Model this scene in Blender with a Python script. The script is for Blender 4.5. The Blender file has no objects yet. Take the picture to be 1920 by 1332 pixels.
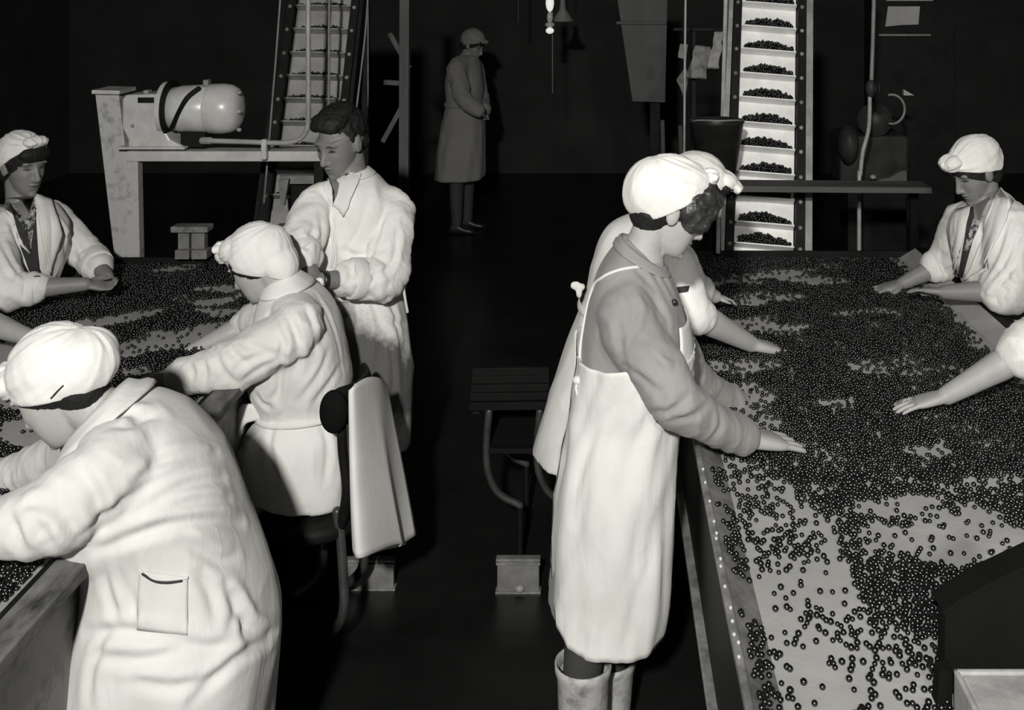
import bpy, bmesh, math, random
import numpy as np
from mathutils import Vector, Matrix, noise
from mathutils.bvhtree import BVHTree

random.seed(7)
rng = np.random.default_rng(7)
scene = bpy.context.scene
COL = scene.collection

# ------------------------------------------------------------------ camera
F, CX, CY, H = 2000.0, 1130.0, -50.0, 2.25        # focal length and principal point in 1920x1332 pixels, eye height
cam_d = bpy.data.cameras.new('camera')
cam_d.sensor_fit = 'HORIZONTAL'
cam_d.sensor_width = 36.0
cam_d.lens = F / 1920 * 36
cam_d.shift_x = (960 - CX) / 1920
cam_d.shift_y = -(666 - CY) / 1920
cam_d.clip_start = 0.05
cam = bpy.data.objects.new('camera', cam_d)
cam.location = (0, 0, H)
cam.rotation_euler = (math.pi / 2, 0, 0)
COL.objects.link(cam)
scene.camera = cam

# ------------------------------------------------------------------ world, lamps, exposure
world = bpy.data.worlds.new('world')
scene.world = world
world.use_nodes = True
world.node_tree.nodes['Background'].inputs[0].default_value = (0.9, 0.9, 0.85, 1)
world.node_tree.nodes['Background'].inputs[1].default_value = 0.02

def area_lamp(name, loc, target, power, size):
    d = bpy.data.lights.new(name, 'AREA')
    d.shape = 'DISK'; d.size = size; d.energy = power; d.color = (1.0, 0.985, 0.95)
    o = bpy.data.objects.new(name, d)
    o.location = loc
    o.rotation_euler = (Vector(target) - Vector(loc)).to_track_quat('-Z', 'Y').to_euler()
    COL.objects.link(o)
    return o
area_lamp('flash_key', (-0.45, -1.5, 3.4), (-0.3, 3.9, 0.95), 280, 0.20)
def spot_lamp(name, loc, target, power, deg, blend, radius):
    d = bpy.data.lights.new(name, 'SPOT')
    d.energy = power; d.spot_size = math.radians(deg); d.spot_blend = blend; d.shadow_soft_size = radius; d.color = (1.0, 0.985, 0.95)
    o = bpy.data.objects.new(name, d); o.location = loc
    o.rotation_euler = (Vector(target) - Vector(loc)).to_track_quat('-Z', 'Y').to_euler()
    COL.objects.link(o)
spot_lamp('fill_right', (0.9, -1.2, 3.0), (1.7, 4.5, 1.0), 300, 46, .8, .12)  # added fill to brighten the far right table, no known lamp there

vs = scene.view_settings
vs.view_transform = 'Standard'
vs.look = 'None'
vs.exposure = 0.08
vs.gamma = 1.0
vs.use_curve_mapping = False

# ------------------------------------------------------------------ helpers: numbers
def P(px, py, Y):
    """a point of the place, from where it stands in the picture and how far away it is"""
    return Vector(((px - CX) * Y / F, Y, H - (py - CY) * Y / F))

def crom(a, t):
    """Catmull-Rom through the rows of a; t in 0..len-1"""
    a = np.asarray(a, float)
    n = len(a)
    i = min(max(int(math.floor(t)), 0), n - 2)
    u = t - i
    p1, p2 = a[i], a[i + 1]
    p0 = a[i - 1] if i > 0 else 2 * p1 - p2
    p3 = a[i + 2] if i + 2 < n else 2 * p2 - p1
    return 0.5 * ((2 * p1) + (p2 - p0) * u + (2 * p0 - 5 * p1 + 4 * p2 - p3) * u * u + (3 * p1 - p0 - 3 * p2 + p3) * u ** 3)

def sstep(a, b, x):
    t = min(max((x - a) / (b - a), 0), 1)
    return t * t * (3 - 2 * t)

# ------------------------------------------------------------------ helpers: meshes
class MB:
    def __init__(self): self.v = []; self.f = []; self.n = 0
    def add(self, v, f):
        v = [tuple(p) for p in v]
        self.v += v
        self.f += [tuple(i + self.n for i in q) for q in f]
        self.n += len(v)
        return self
    def box(self, lo, hi):
        x0, y0, z0 = lo; x1, y1, z1 = hi
        v = [(x0,y0,z0),(x1,y0,z0),(x1,y1,z0),(x0,y1,z0),(x0,y0,z1),(x1,y0,z1),(x1,y1,z1),(x0,y1,z1)]
        return self.add(v, [(0,3,2,1),(4,5,6,7),(0,1,5,4),(1,2,6,5),(2,3,7,6),(3,0,4,7)])
    def bar(self, a, b, w, h, up=(0,0,1)):
        """a rectangular bar from a to b"""
        a = Vector(a); b = Vector(b); d = (b - a).normalized()
        s = d.cross(Vector(up))
        if s.length < 1e-4: s = d.cross(Vector((0,1,0)))
        s.normalize(); u = s.cross(d)
        v = []
        for p in (a, b):
            for i, j in ((-1,-1),(1,-1),(1,1),(-1,1)):
                v.append(p + s * (i * w / 2) + u * (j * h / 2))
        return self.add(v, [(0,1,2,3),(7,6,5,4),(0,4,5,1),(1,5,6,2),(2,6,7,3),(3,7,4,0)])
    def ell(self, c, r, M=None, nu=20, nv=14):
        """ellipsoid; M = 3x3 whose columns are the axes"""
        v = []; f = []
        c = np.array(c, float)
        R = np.eye(3) if M is None else np.array(M, float)
        for j in range(1, nv):
            ph = math.pi * j / nv
            for i in range(nu):
                th = 2 * math.pi * i / nu
                q = np.array([r[0]*math.sin(ph)*math.cos(th), r[1]*math.sin(ph)*math.sin(th), r[2]*math.cos(ph)])
                v.append(c + R @ q)
        top = len(v); v.append(c + R @ np.array([0,0,r[2]])); bot = len(v); v.append(c - R @ np.array([0,0,r[2]]))
        for j in range(nv - 2):
            for i in range(nu):
                a = j*nu+i; b = j*nu+(i+1)%nu
                f.append((a, a+nu, b+nu, b))
        for i in range(nu):
            f.append((top, i, (i+1)%nu))
            f.append((bot, (nv-2)*nu+(i+1)%nu, (nv-2)*nu+i))
        return self.add(v, f)
    def tube(self, pts, rad, n=14, sub=4, caps=True, flat=1.0, flatdir=None):
        pts = np.array([tuple(p) for p in pts], float)
        rad = np.array(rad if hasattr(rad, '__len__') else [rad]*len(pts), float)
        m = len(pts)
        T = [i/sub for i in range((m-1)*sub+1)] if m > 2 and sub > 1 else list(range(m))
        C = [crom(pts, t) for t in T]
        Rr = [max(float(np.interp(t, range(m), rad)), 1e-4) for t in T]
        k = len(C)
        tang = []
        for i in range(k):
            d = C[min(i+1,k-1)] - C[max(i-1,0)]
            tang.append(d/np.linalg.norm(d))
        if flatdir is not None: up = np.array(tuple(flatdir), float)
        else:
            up = np.array([0,0,1.0]) if abs(tang[0][2]) < .9 else np.array([0,1.0,0])
        rows = []
        u = up
        for i in range(k):
            s = np.cross(tang[i], u); s /= np.linalg.norm(s)
            w = np.cross(s, tang[i]); u = w
            rows.append((C[i], s, w, Rr[i], tang[i]))
        if caps:
            c,s,w,r,t = rows[0]; e = []
            for q in (.95,.7,.35): e.append((c - t*r*q, s, w, r*math.sqrt(1-q*q), t))
            c,s,w,r,t = rows[-1]; g = []
            for q in (.35,.7,.95): g.append((c + t*r*q, s, w, r*math.sqrt(1-q*q), t))
            rows = e + rows + g
        v = []; f = []
        for c,s,w,r,t in rows:
            for i in range(n):
                a = 2*math.pi*i/n
                v.append(c + s*r*math.cos(a) + w*r*flat*math.sin(a))
        for j in range(len(rows)-1):
            for i in range(n):
                a = j*n+i; b = j*n+(i+1)%n
                f.append((a, b, b+n, a+n))
        v.append(rows[0][0]); v.append(rows[-1][0]); z0 = len(v)-2; z1 = len(v)-1
        for i in range(n):
            f.append((z0, (i+1)%n, i)); f.append((z1, (len(rows)-1)*n+i, (len(rows)-1)*n+(i+1)%n))
        return self.add(v, f)
    def loft(self, rings, nt=5, nth=40, mod=None, pw=2.3):
        v, f, R = loft_grid(rings, nt, nth, mod, pw)
        k = len(v)//nth
        z0 = len(v); v.append(np.mean(v[:nth], axis=0)); v.append(np.mean(v[(k-1)*nth:k*nth], axis=0))
        for i in range(nth):
            f.append((z0, (i+1)%nth, i)); f.append((z0+1, (k-1)*nth+i, (k-1)*nth+(i+1)%nth))
        return self.add(v, f)
    def mesh(self, name):
        me = bpy.data.meshes.new(name)
        me.from_pydata(self.v, [], self.f)
        me.update()
        return me

def ring_pt(rings, t, th, pw=2.3):
    r = crom(rings, t)
    c, s = math.cos(th), math.sin(th)
    c = math.copysign(abs(c)**(2/pw), c); s = math.copysign(abs(s)**(2/pw), s)
    return r[0:3] + r[3:6]*c + r[6:9]*s

def loft_grid(rings, nt, nth, mod, pw):
    rings = np.array(rings, float)
    m = len(rings)
    v = []; f = []
    k = (m-1)*nt+1
    for j in range(k):
        t = j/nt
        cen = crom(rings, t)[0:3]
        for i in range(nth):
            th = 2*math.pi*i/nth
            p = ring_pt(rings, t, th, pw)
            if mod: p = cen + (p-cen)*(1+mod(t, th))
            v.append(p)
    for j in range(k-1):
        for i in range(nth):
            a = j*nth+i; b = j*nth+(i+1)%nth
            f.append((a, b, b+nth, a+nth))
    return v, f, rings

def RS(a, b, Y, dep, Yb=None):
    """cross-section between two outline points of a body at distance Y, dep = half its depth"""
    p = P(a[0], a[1], Y); q = P(b[0], b[1], Y if Yb is None else Yb)
    c = (p+q)/2; A = (q-p)/2
    n = Vector((0, 1, 0)) - A.normalized()*A.normalized().y
    n.normalize()
    return list(c) + list(A) + list(n*dep)

def fuse(mb, voxel, smooth=6, factor=.5):
    """one continuous skin round all the shapes in mb -> mesh"""
    me = mb.mesh('tmp')
    o = bpy.data.objects.new('tmp', me); COL.objects.link(o)
    r = o.modifiers.new('r', 'REMESH'); r.mode = 'VOXEL'; r.voxel_size = voxel
    if smooth:
        s = o.modifiers.new('s', 'SMOOTH'); s.factor = factor; s.iterations = smooth
    dg = bpy.context.evaluated_depsgraph_get()
    out = bpy.data.meshes.new_from_object(o.evaluated_get(dg))
    bpy.data.objects.remove(o); bpy.data.meshes.remove(me)
    return out

def getv(me):
    a = np.empty(len(me.vertices)*3); me.vertices.foreach_get('co', a); return a.reshape(-1,3)
def getn(me):
    a = np.empty(len(me.vertices)*3); me.vertex_normals.foreach_get('vector', a); return a.reshape(-1,3)
def setv(me, v):
    me.vertices.foreach_set('co', np.ascontiguousarray(v).ravel()); me.update()

def smooth_shade(me):
    me.polygons.foreach_set('use_smooth', [True]*len(me.polygons))

def displace(me, fn):
    v = getv(me); n = getn(me)
    d = np.array([fn(p, q) for p, q in zip(v, n)])
    setv(me, v + n*d[:,None])

def cut(me, co, no, fill=True):
    """drop what lies on the negative side of the plane"""
    bm = bmesh.new(); bm.from_mesh(me)
    g = bm.verts[:]+bm.edges[:]+bm.faces[:]
    r = bmesh.ops.bisect_plane(bm, geom=g, plane_co=co, plane_no=no, clear_inner=True)
    if fill:
        e = [x for x in r['geom_cut'] if isinstance(x, bmesh.types.BMEdge)]
        try: bmesh.ops.triangle_fill(bm, edges=e, use_beauty=True)
        except Exception: pass
    bm.to_mesh(me); bm.free(); me.update()

def put(name, me, mat, parent=None, smooth=True, bevel=0):
    """link a mesh given in room coordinates as one object"""
    if smooth: smooth_shade(me)
    o = bpy.data.objects.new(name, me)
    me.name = name
    me.materials.clear()
    me.materials.append(mat)
    COL.objects.link(o)
    if parent is not None:
        q = parent; off = Vector((0,0,0))
        while q is not None: off += q.location; q = q.parent
        me.transform(Matrix.Translation(-off))
        o.parent = parent
    if bevel:
        b = o.modifiers.new('bevel', 'BEVEL'); b.width = bevel; b.segments = 2; b.limit_method = 'ANGLE'
    return o

def put_box(name, lo, hi, mat, parent=None, bevel=.004):
    return put(name, MB().box(lo, hi).mesh(name), mat, parent, smooth=False, bevel=bevel)
def put_bar(name, a, b, w, h, mat, parent=None, bevel=.003, up=(0,0,1)):
    return put(name, MB().bar(a, b, w, h, up).mesh(name), mat, parent, smooth=False, bevel=bevel)
def put_tube(name, pts, rad, mat, parent=None, n=12, sub=6, **k):
    return put(name, MB().tube(pts, rad, n=n, sub=sub, **k).mesh(name), mat, parent)

def tag(o, label, cat, group=None, kind=None):
    if label: o['label'] = label
    if cat: o['category'] = cat
    if group: o['group'] = group
    if kind: o['kind'] = kind
    return o

def thing(name, loc, label, cat, group=None):
    o = bpy.data.objects.new(name, None)
    o.location = loc; o.empty_display_size = .1
    COL.objects.link(o)
    return tag(o, label, cat, group)

# ------------------------------------------------------------------ materials
def grey(v, warm=.04):
    return (v, v*(1-warm*.25), v*(1-warm), 1)

def mat(name, v, rough=.6, metal=0.0, spec=.5, var=.25, scale=6.0, bump=.1, bscale=60.0, bdist=.003, v2=None, warm=.04, patch=None, coat=0):
    m = bpy.data.materials.new(name); m.use_nodes = True
    nt = m.node_tree; N = nt.nodes; L = nt.links
    b = N['Principled BSDF']
    tc = N.new('ShaderNodeTexCoord')
    n1 = N.new('ShaderNodeTexNoise'); n1.inputs['Scale'].default_value = scale; n1.inputs['Detail'].default_value = 6; n1.inputs['Roughness'].default_value = .65
    L.new(tc.outputs['Object'], n1.inputs['Vector'])
    r = N.new('ShaderNodeValToRGB')
    r.color_ramp.elements[0].position = .32; r.color_ramp.elements[1].position = .68
    r.color_ramp.elements[0].color = grey(v*(1-var) if v2 is None else v2, warm)
    r.color_ramp.elements[1].color = grey(min(v*(1+var*.5), .95), warm)
    if patch: r.color_ramp.elements[0].position, r.color_ramp.elements[1].position = patch
    L.new(n1.outputs['Fac'], r.inputs['Fac'])
    L.new(r.outputs['Color'], b.inputs['Base Color'])
    b.inputs['Roughness'].default_value = rough
    b.inputs['Metallic'].default_value = metal
    b.inputs['Specular IOR Level'].default_value = spec
    if coat: b.inputs['Coat Weight'].default_value = coat
    if bump:
        n2 = N.new('ShaderNodeTexNoise'); n2.inputs['Scale'].default_value = bscale; n2.inputs['Detail'].default_value = 3
        L.new(tc.outputs['Object'], n2.inputs['Vector'])
        bp = N.new('ShaderNodeBump'); bp.inputs['Strength'].default_value = bump; bp.inputs['Distance'].default_value = bdist
        L.new(n2.outputs['Fac'], bp.inputs['Height'])
        L.new(bp.outputs['Normal'], b.inputs['Normal'])
    return m

def fabric(name, v, crease=.3, dirt=0.0, dirt_shade_v=.12, scale=7.0):
    """woven cotton: fine weave, soft creases that run in streaks, faint stains"""
    m = bpy.data.materials.new(name); m.use_nodes = True
    nt = m.node_tree; N = nt.nodes; L = nt.links
    b = N['Principled BSDF']; b.inputs['Roughness'].default_value = .92; b.inputs['Specular IOR Level'].default_value = .12
    b.inputs['Sheen Weight'].default_value = .08
    tc = N.new('ShaderNodeTexCoord')
    n1 = N.new('ShaderNodeTexNoise'); n1.inputs['Scale'].default_value = 4.5; n1.inputs['Detail'].default_value = 5
    L.new(tc.outputs['Object'], n1.inputs['Vector'])
    r = N.new('ShaderNodeValToRGB')
    r.color_ramp.elements[0].position = .3; r.color_ramp.elements[1].position = .6
    r.color_ramp.elements[0].color = grey(v*.86, .07); r.color_ramp.elements[1].color = grey(v, .05)
    L.new(n1.outputs['Fac'], r.inputs['Fac'])
    col = r.outputs['Color']
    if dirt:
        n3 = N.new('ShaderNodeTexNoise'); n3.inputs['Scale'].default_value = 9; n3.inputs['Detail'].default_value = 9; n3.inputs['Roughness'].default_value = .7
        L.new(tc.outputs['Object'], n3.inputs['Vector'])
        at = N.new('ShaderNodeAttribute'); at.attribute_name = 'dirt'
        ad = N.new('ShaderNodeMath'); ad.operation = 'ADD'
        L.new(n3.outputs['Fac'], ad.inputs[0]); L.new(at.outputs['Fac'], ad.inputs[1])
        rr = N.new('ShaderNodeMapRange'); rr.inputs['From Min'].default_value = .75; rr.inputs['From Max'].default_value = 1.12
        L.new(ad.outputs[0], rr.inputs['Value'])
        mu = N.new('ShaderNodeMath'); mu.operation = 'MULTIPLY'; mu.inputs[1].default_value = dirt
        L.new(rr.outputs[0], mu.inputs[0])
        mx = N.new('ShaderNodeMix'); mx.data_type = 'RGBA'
        L.new(mu.outputs[0], mx.inputs['Factor']); L.new(col, mx.inputs['A']); mx.inputs['B'].default_value = grey(dirt_shade_v)
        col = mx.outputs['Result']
    L.new(col, b.inputs['Base Color'])
    # creases: thin ridges that wander over soft swells
    mp = N.new('ShaderNodeMapping'); mp.inputs['Scale'].default_value = (1.0, 1.0, .45); mp.inputs['Rotation'].default_value = (.25, .45, .2)
    L.new(tc.outputs['Object'], mp.inputs['Vector'])
    prev = None
    for sc, di, st in ((scale, .007, crease*.55), (scale*2.6, .003, crease*.4)):
        nd = N.new('ShaderNodeTexNoise'); nd.inputs['Scale'].default_value = sc; nd.inputs['Detail'].default_value = 2; nd.inputs['Distortion'].default_value = 1.4
        L.new(mp.outputs['Vector'], nd.inputs['Vector'])
        m1 = N.new('ShaderNodeMath'); m1.operation = 'SUBTRACT'; m1.inputs[1].default_value = .5; L.new(nd.outputs['Fac'], m1.inputs[0])
        m2 = N.new('ShaderNodeMath'); m2.operation = 'ABSOLUTE'; L.new(m1.outputs[0], m2.inputs[0])
        m3 = N.new('ShaderNodeMapRange'); m3.inputs['From Min'].default_value = 0; m3.inputs['From Max'].default_value = .12; m3.inputs['To Min'].default_value = 1; m3.inputs['To Max'].default_value = 0
        L.new(m2.outputs[0], m3.inputs['Value'])
        b1 = N.new('ShaderNodeBump'); b1.inputs['Strength'].default_value = st; b1.inputs['Distance'].default_value = di
        L.new(m3.outputs[0], b1.inputs['Height'])
        if prev: L.new(prev.outputs['Normal'], b1.inputs['Normal'])
        prev = b1
    nw = N.new('ShaderNodeTexNoise'); nw.inputs['Scale'].default_value = 420; nw.inputs['Detail'].default_value = 1
    L.new(tc.outputs['Object'], nw.inputs['Vector'])
    b2 = N.new('ShaderNodeBump'); b2.inputs['Strength'].default_value = .25; b2.inputs['Distance'].default_value = .001
    L.new(nw.outputs['Fac'], b2.inputs['Height']); L.new(b1.outputs['Normal'], b2.inputs['Normal'])
    L.new(b2.outputs['Normal'], b.inputs['Normal'])
    return m

def skin(name, v, lips=.45, brow=.06, man=False):
    """skin with eyebrows, lids, lashes and lips placed in the head's own coordinates (attribute hl)"""
    m = bpy.data.materials.new(name); m.use_nodes = True
    nt = m.node_tree; N = nt.nodes; L = nt.links
    b = N['Principled BSDF']; b.inputs['Roughness'].default_value = .5; b.inputs['Specular IOR Level'].default_value = .4
    at = N.new('ShaderNodeAttribute'); at.attribute_name = 'hl'
    sp = N.new('ShaderNodeSeparateXYZ'); L.new(at.outputs['Vector'], sp.inputs[0])
    def M(op, a, bb=None, c=None):
        n = N.new('ShaderNodeMath'); n.operation = op
        for i, x in enumerate((a, bb, c)):
            if x is None: continue
            if isinstance(x, (int, float)): n.inputs[i].default_value = x
            else: L.new(x, n.inputs[i])
        return n.outputs[0]
    ax = M('ABSOLUTE', sp.outputs[0]); y = sp.outputs[1]; z = sp.outputs[2]
    front = M('GREATER_THAN', y, .045)
    tc = N.new('ShaderNodeTexCoord')
    n1 = N.new('ShaderNodeTexNoise'); n1.inputs['Scale'].default_value = 30; n1.inputs['Detail'].default_value = 4
    L.new(tc.outputs['Object'], n1.inputs['Vector'])
    r = N.new('ShaderNodeValToRGB'); r.color_ramp.elements[0].color = grey(v*.85, .06); r.color_ramp.elements[1].color = grey(v*1.1, .06)
    L.new(n1.outputs['Fac'], r.inputs['Fac'])
    col = r.outputs['Color']
    def feat(col, cx, cz, rx, rz, val, slant=0.0, curve=0.0, soft=.5, amt=1.0):
        dx = M('SUBTRACT', ax, cx)
        dz = M('SUBTRACT', z, cz)
        dz = M('SUBTRACT', dz, M('MULTIPLY', dx, slant))
        if curve: dz = M('SUBTRACT', dz, M('MULTIPLY', M('MULTIPLY', dx, dx), curve))
        a = M('DIVIDE', dx, rx); c = M('DIVIDE', dz, rz)
        q = M('ADD', M('MULTIPLY', a, a), M('MULTIPLY', c, c))
        mr = N.new('ShaderNodeMapRange'); mr.inputs['From Min'].default_value = 1+soft; mr.inputs['From Max'].default_value = 1-soft
        L.new(q, mr.inputs['Value'])
        k = M('MULTIPLY', M('MULTIPLY', mr.outputs[0], front), amt)
        mx = N.new('ShaderNodeMix'); mx.data_type = 'RGBA'
        L.new(k, mx.inputs['Factor']); L.new(col, mx.inputs['A']); mx.inputs['B'].default_value = grey(val)
        return mx.outputs['Result']
    col = feat(col, 0, -.060, .021, .0055, v*lips, curve=6)
    col = feat(col, 0, -.0605, .022, .0014, .03, curve=6)
    col = feat(col, .034, .0325, .020, .0042 if man else .003, brow, slant=-.1, curve=-10)
    col = feat(col, .033, .0135, .0145, .005, v*.5, curve=-12)
    if man: col = feat(col, .032, .0115, .007, .0045, .02)
    col = feat(col, .033, .0105, .0155, .0022, .025, curve=-14 if man else 16)
    col = feat(col, .009, -.041, .0045, .0025, v*.25)
    L.new(col, b.inputs['Base Color'])
    n2 = N.new('ShaderNodeTexNoise'); n2.inputs['Scale'].default_value = 160
    L.new(tc.outputs['Object'], n2.inputs['Vector'])
    bp = N.new('ShaderNodeBump'); bp.inputs['Strength'].default_value = .12; bp.inputs['Distance'].default_value = .002
    L.new(n2.outputs['Fac'], bp.inputs['Height']); L.new(bp.outputs['Normal'], b.inputs['Normal'])
    return m

def wood(name, v, scale=3.0, along=(1,.12,1), rough=.75, wear=.5):
    m = mat(name, v, rough=rough, var=wear, scale=scale, bump=.35, bscale=40, spec=.15)
    nt = m.node_tree; N = nt.nodes; L = nt.links
    mp = N.new('ShaderNodeMapping'); mp.inputs['Scale'].default_value = along
    tc = [n for n in N if n.type == 'TEX_COORD'][0]
    L.new(tc.outputs['Object'], mp.inputs['Vector'])
    for n in N:
        if n.type == 'TEX_NOISE': L.new(mp.outputs['Vector'], n.inputs['Vector'])
    return m

MT = dict(
    floor=mat('wet_black_floor', .013, rough=.35, var=.5, scale=2, bump=.2, bscale=12),
    wall=mat('sooty_wall', .03, rough=.95, var=.4, scale=1.5),
    belt=mat('rubber_belt', .40, rough=.55, var=.22, scale=3.5, bump=.15, bscale=90),
    black_metal=mat('black_metal', .010, rough=.6, spec=.15, var=.5, scale=8),
    rim=wood('painted_rim', .16, scale=16, along=(1,.35,1), wear=.85),
    panel=mat('painted_side_panel', .14, rough=.55, v2=.02, scale=7, bump=.3, bscale=25, patch=(.36,.5)),
    dark_panel=mat('dark_side_panel', .010, rough=.6, spec=.12, var=.5, scale=8),
    steel=mat('galvanised_steel', .30, rough=.45, metal=.0, var=.4, scale=9, bump=.15),
    edge=mat('worn_steel_edge', .22, rough=.4, var=.6, scale=14, bump=.2),
    enamel=mat('cream_enamel', .55, rough=.35, var=.25, scale=7, bump=.15, bscale=30),
    chipped=mat('chipped_cream_paint', .34, rough=.55, var=.6, scale=16, bump=.25, patch=(.25, .5)),
    motor=mat('motor_paint', .62, rough=.3, var=.2, scale=8, bump=.05),
    dark_wood=wood('dark_wood', .012, along=(.12,1,1)),
    board=wood('grey_board', .10, scale=5, along=(.1,1,1)),
    timber=wood('dim_timber', .14, scale=4, along=(1,1,.1)),
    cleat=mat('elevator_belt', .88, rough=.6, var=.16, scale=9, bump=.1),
    cleat_l=mat('elevator_belt_shaded', .30, rough=.55, var=.3, scale=8, bump=.1),  # shade over the left elevator is put into this darker colour
    berry=mat('berry_skin', .005, rough=.27, var=.5, scale=40, bump=0, spec=1.0),
    glint_berry=mat('glint_berry_skin', .5, rough=.25, var=.3, scale=40, bump=0),
    pipe=mat('conduit', .34, rough=.4, var=.3, scale=10),
    dull_pipe=mat('dull_pipe', .20, rough=.5, var=.4, scale=10),
    paper=mat('paper', .35, rough=.9, var=.15, scale=5),
    plate=mat('plate_steel', .20, rough=.5, var=.4, scale=9),
    sheet=mat('dull_sheet_metal', .055, rough=.6, var=.4, scale=2.5),
    machine=mat('dark_machine_paint', .03, rough=.5, spec=.2, var=.5, scale=6),
    bucket=mat('black_bucket', .018, rough=.45, spec=.25, var=.4, scale=6, bump=.2, bscale=30),
    pale_box=mat('pale_painted_board', .34, rough=.7, var=.35, scale=14, bump=.2),
    matte_black=mat('matte_black', .006, rough=.9, spec=.1),
    glass=mat('lamp_glass', .6, rough=.15, var=.1),
    boot=mat('rubber_boot', .36, rough=.6, var=.6, scale=22, bump=.3, bscale=60, patch=(.3,.55)),
    white=fabric('white_cotton', .78, crease=.2),
    cream=fabric('cream_cotton', .67, crease=.18),
    white_b=fabric('white_cotton_starched', .84, crease=.15),
    scarf=fabric('scarf_cotton', .84, crease=.12),
    scarf_b=fabric('scarf_cotton_stained', .78, crease=.14),
    apron=fabric('apron_cotton', .72, crease=.14),
    dress=fabric('grey_dress', .30, crease=.15),
    sweater=fabric('grey_knit', .30, crease=.15),
    dirty_shaded=fabric('soiled_shaded_cotton', .82, crease=.3, dirt=1.0),  # darkening mixes soil with a painted shadow
    cloth=fabric('towel_cotton', .80, crease=.06),
    blouse=mat('patterned_blouse', .35, rough=.9, v2=.02, scale=60, bump=.1, patch=(.42,.56)),
    dark_cloth=mat('dark_cloth', .035, rough=.95, var=.4, scale=40),
    stocking=mat('dark_stocking', .05, rough=.8, var=.2),
    shoe=mat('black_shoe', .015, rough=.4),
    hair=mat('dark_hair', .016, rough=.68, spec=.3, v2=.008, scale=40, bump=.35, bscale=140, bdist=.004),
    hair_c=mat('brown_curls', .045, rough=.38, v2=.008, scale=26, bump=.5, bscale=120, bdist=.006),
    watch=mat('watch_face', .75, rough=.2, var=.05),
    skin_a=skin('skin_fair', .42), skin_b=skin('skin_mid', .22), skin_c=skin('skin_arm', .36), skin_man=skin('skin_tanned', .20, lips=.7, man=True),
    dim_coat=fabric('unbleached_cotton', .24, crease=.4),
)
# ------------------------------------------------------------------ the room
def structure(name, me, m, bevel=0, smooth=False):
    o = put(name, me, m, None, smooth=smooth, bevel=bevel); o['kind'] = 'structure'; return o
structure('floor', MB().box((-6, -2.5, -.1), (5.5, 12.2, 0)).mesh('floor'), MT['floor'])
structure('wall_back', MB().box((-6, 12, 0), (5.5, 12.2, 5)).mesh('w'), MT['wall'])
structure('wall_left', MB().box((-6.2, -2.5, 0), (-6, 12.2, 5)).mesh('w'), MT['wall'])
structure('wall_right', MB().box((5.5, -2.5, 0), (5.7, 12.2, 5)).mesh('w'), MT['wall'])
structure('wall_front', MB().box((-6, -2.7, 0), (5.5, -2.5, 5)).mesh('w'), MT['wall'])
structure('ceiling', MB().box((-6.2, -2.7, 5), (5.7, 12.2, 5.2)).mesh('c'), MT['wall'])

# ------------------------------------------------------------------ sorting tables
ZB = .885                                   # belt height
RX0, RX1, RY0, RY1 = .335, 1.43, 1.35, 5.12   # right belt
LX0, LX1, LY0, LY1 = -2.42, -1.27, 1.35, 5.0   # left belt

def sloped(mb, x0, z0, x1, z1, y0, y1, th=.012):
    d = Vector((x1-x0, 0, z1-z0)).normalized(); n = Vector((-d.z, 0, d.x))*th
    v = [(x0,y0,z0),(x1,y0,z1),(x1+n.x,y0,z1+n.z),(x0+n.x,y0,z0+n.z)]
    v += [(x,y1,z) for x,_,z in v]
    return mb.add(v, [(0,1,2,3),(7,6,5,4),(0,4,5,1),(1,5,6,2),(2,6,7,3),(3,7,4,0)])

rt = thing('sorting_table', ((RX0+RX1)/2, 3.2, 0), 'long sorting table strewn with berries, on the right of the aisle', 'conveyor')
put_box('belt', (RX0-.02, RY0, ZB-.02), (RX1+.02, RY1, ZB), MT['belt'], rt)
for s, xa, xb in ((-1, RX0, .27), (1, RX1, 1.50)):
    put('sloping_side', sloped(MB(), xa, ZB+.002, xb, ZB+.045, RY0, RY1, -.01*s if s > 0 else .01).mesh('s'), MT['edge'] if s < 0 else MT['belt'], rt, smooth=False)
put_box('rim', (.255, RY0, ZB+.03), (.272, RY1, ZB+.05), MT['edge'], rt)
put_box('rim', (1.50, RY0, ZB+.03), (1.56, RY1, ZB+.05), MT['dark_panel'], rt)
put_box('side_panel', (.262, RY0, .57), (.275, RY1, ZB+.03), MT['dark_panel'], rt)
put_box('side_panel', (1.53, RY0, .57), (1.545, RY1, ZB+.03), MT['dark_panel'], rt)
put_box('bottom_flange', (.238, RY0, .56), (.272, RY1, .574), MT['edge'], rt)
put_box('end_panel', (.27, RY1, .57), (1.53, RY1+.02, ZB+.03), MT['dark_panel'], rt)
for yy in (1.6, 2.75, 3.9, 4.95):
    for xx in (.30, 1.49):
        put_box('leg', (xx-.03, yy-.03, 0), (xx+.03, yy+.03, .57), MT['black_metal'], rt)

lt = thing('sorting_table', ((LX0+LX1)/2, 3.2, 0), 'long sorting table with worn grey wooden rim, on the left of the aisle', 'conveyor')
put_box('belt', (LX0-.02, LY0, ZB-.02), (LX1+.02, LY1, ZB), MT['belt'], lt)
put('sloping_side', sloped(MB(), LX1, ZB+.002, -1.21, ZB+.055, LY0, LY1, .01).mesh('s'), MT['dark_panel'], lt, smooth=False)
put('sloping_side', sloped(MB(), LX0, ZB+.002, -2.48, ZB+.055, LY0, LY1, -.01).mesh('s'), MT['dark_panel'], lt, smooth=False)
put_box('rim', (-1.21, LY0, ZB+.035), (-1.135, LY1, ZB+.068), MT['rim'], lt)
put_box('rim', (-2.56, LY0, ZB+.035), (-2.48, LY1, ZB+.068), MT['rim'], lt)
put_box('side_panel', (-1.205, LY0, .36), (-1.19, LY1, ZB+.035), MT['panel'], lt)
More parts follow.
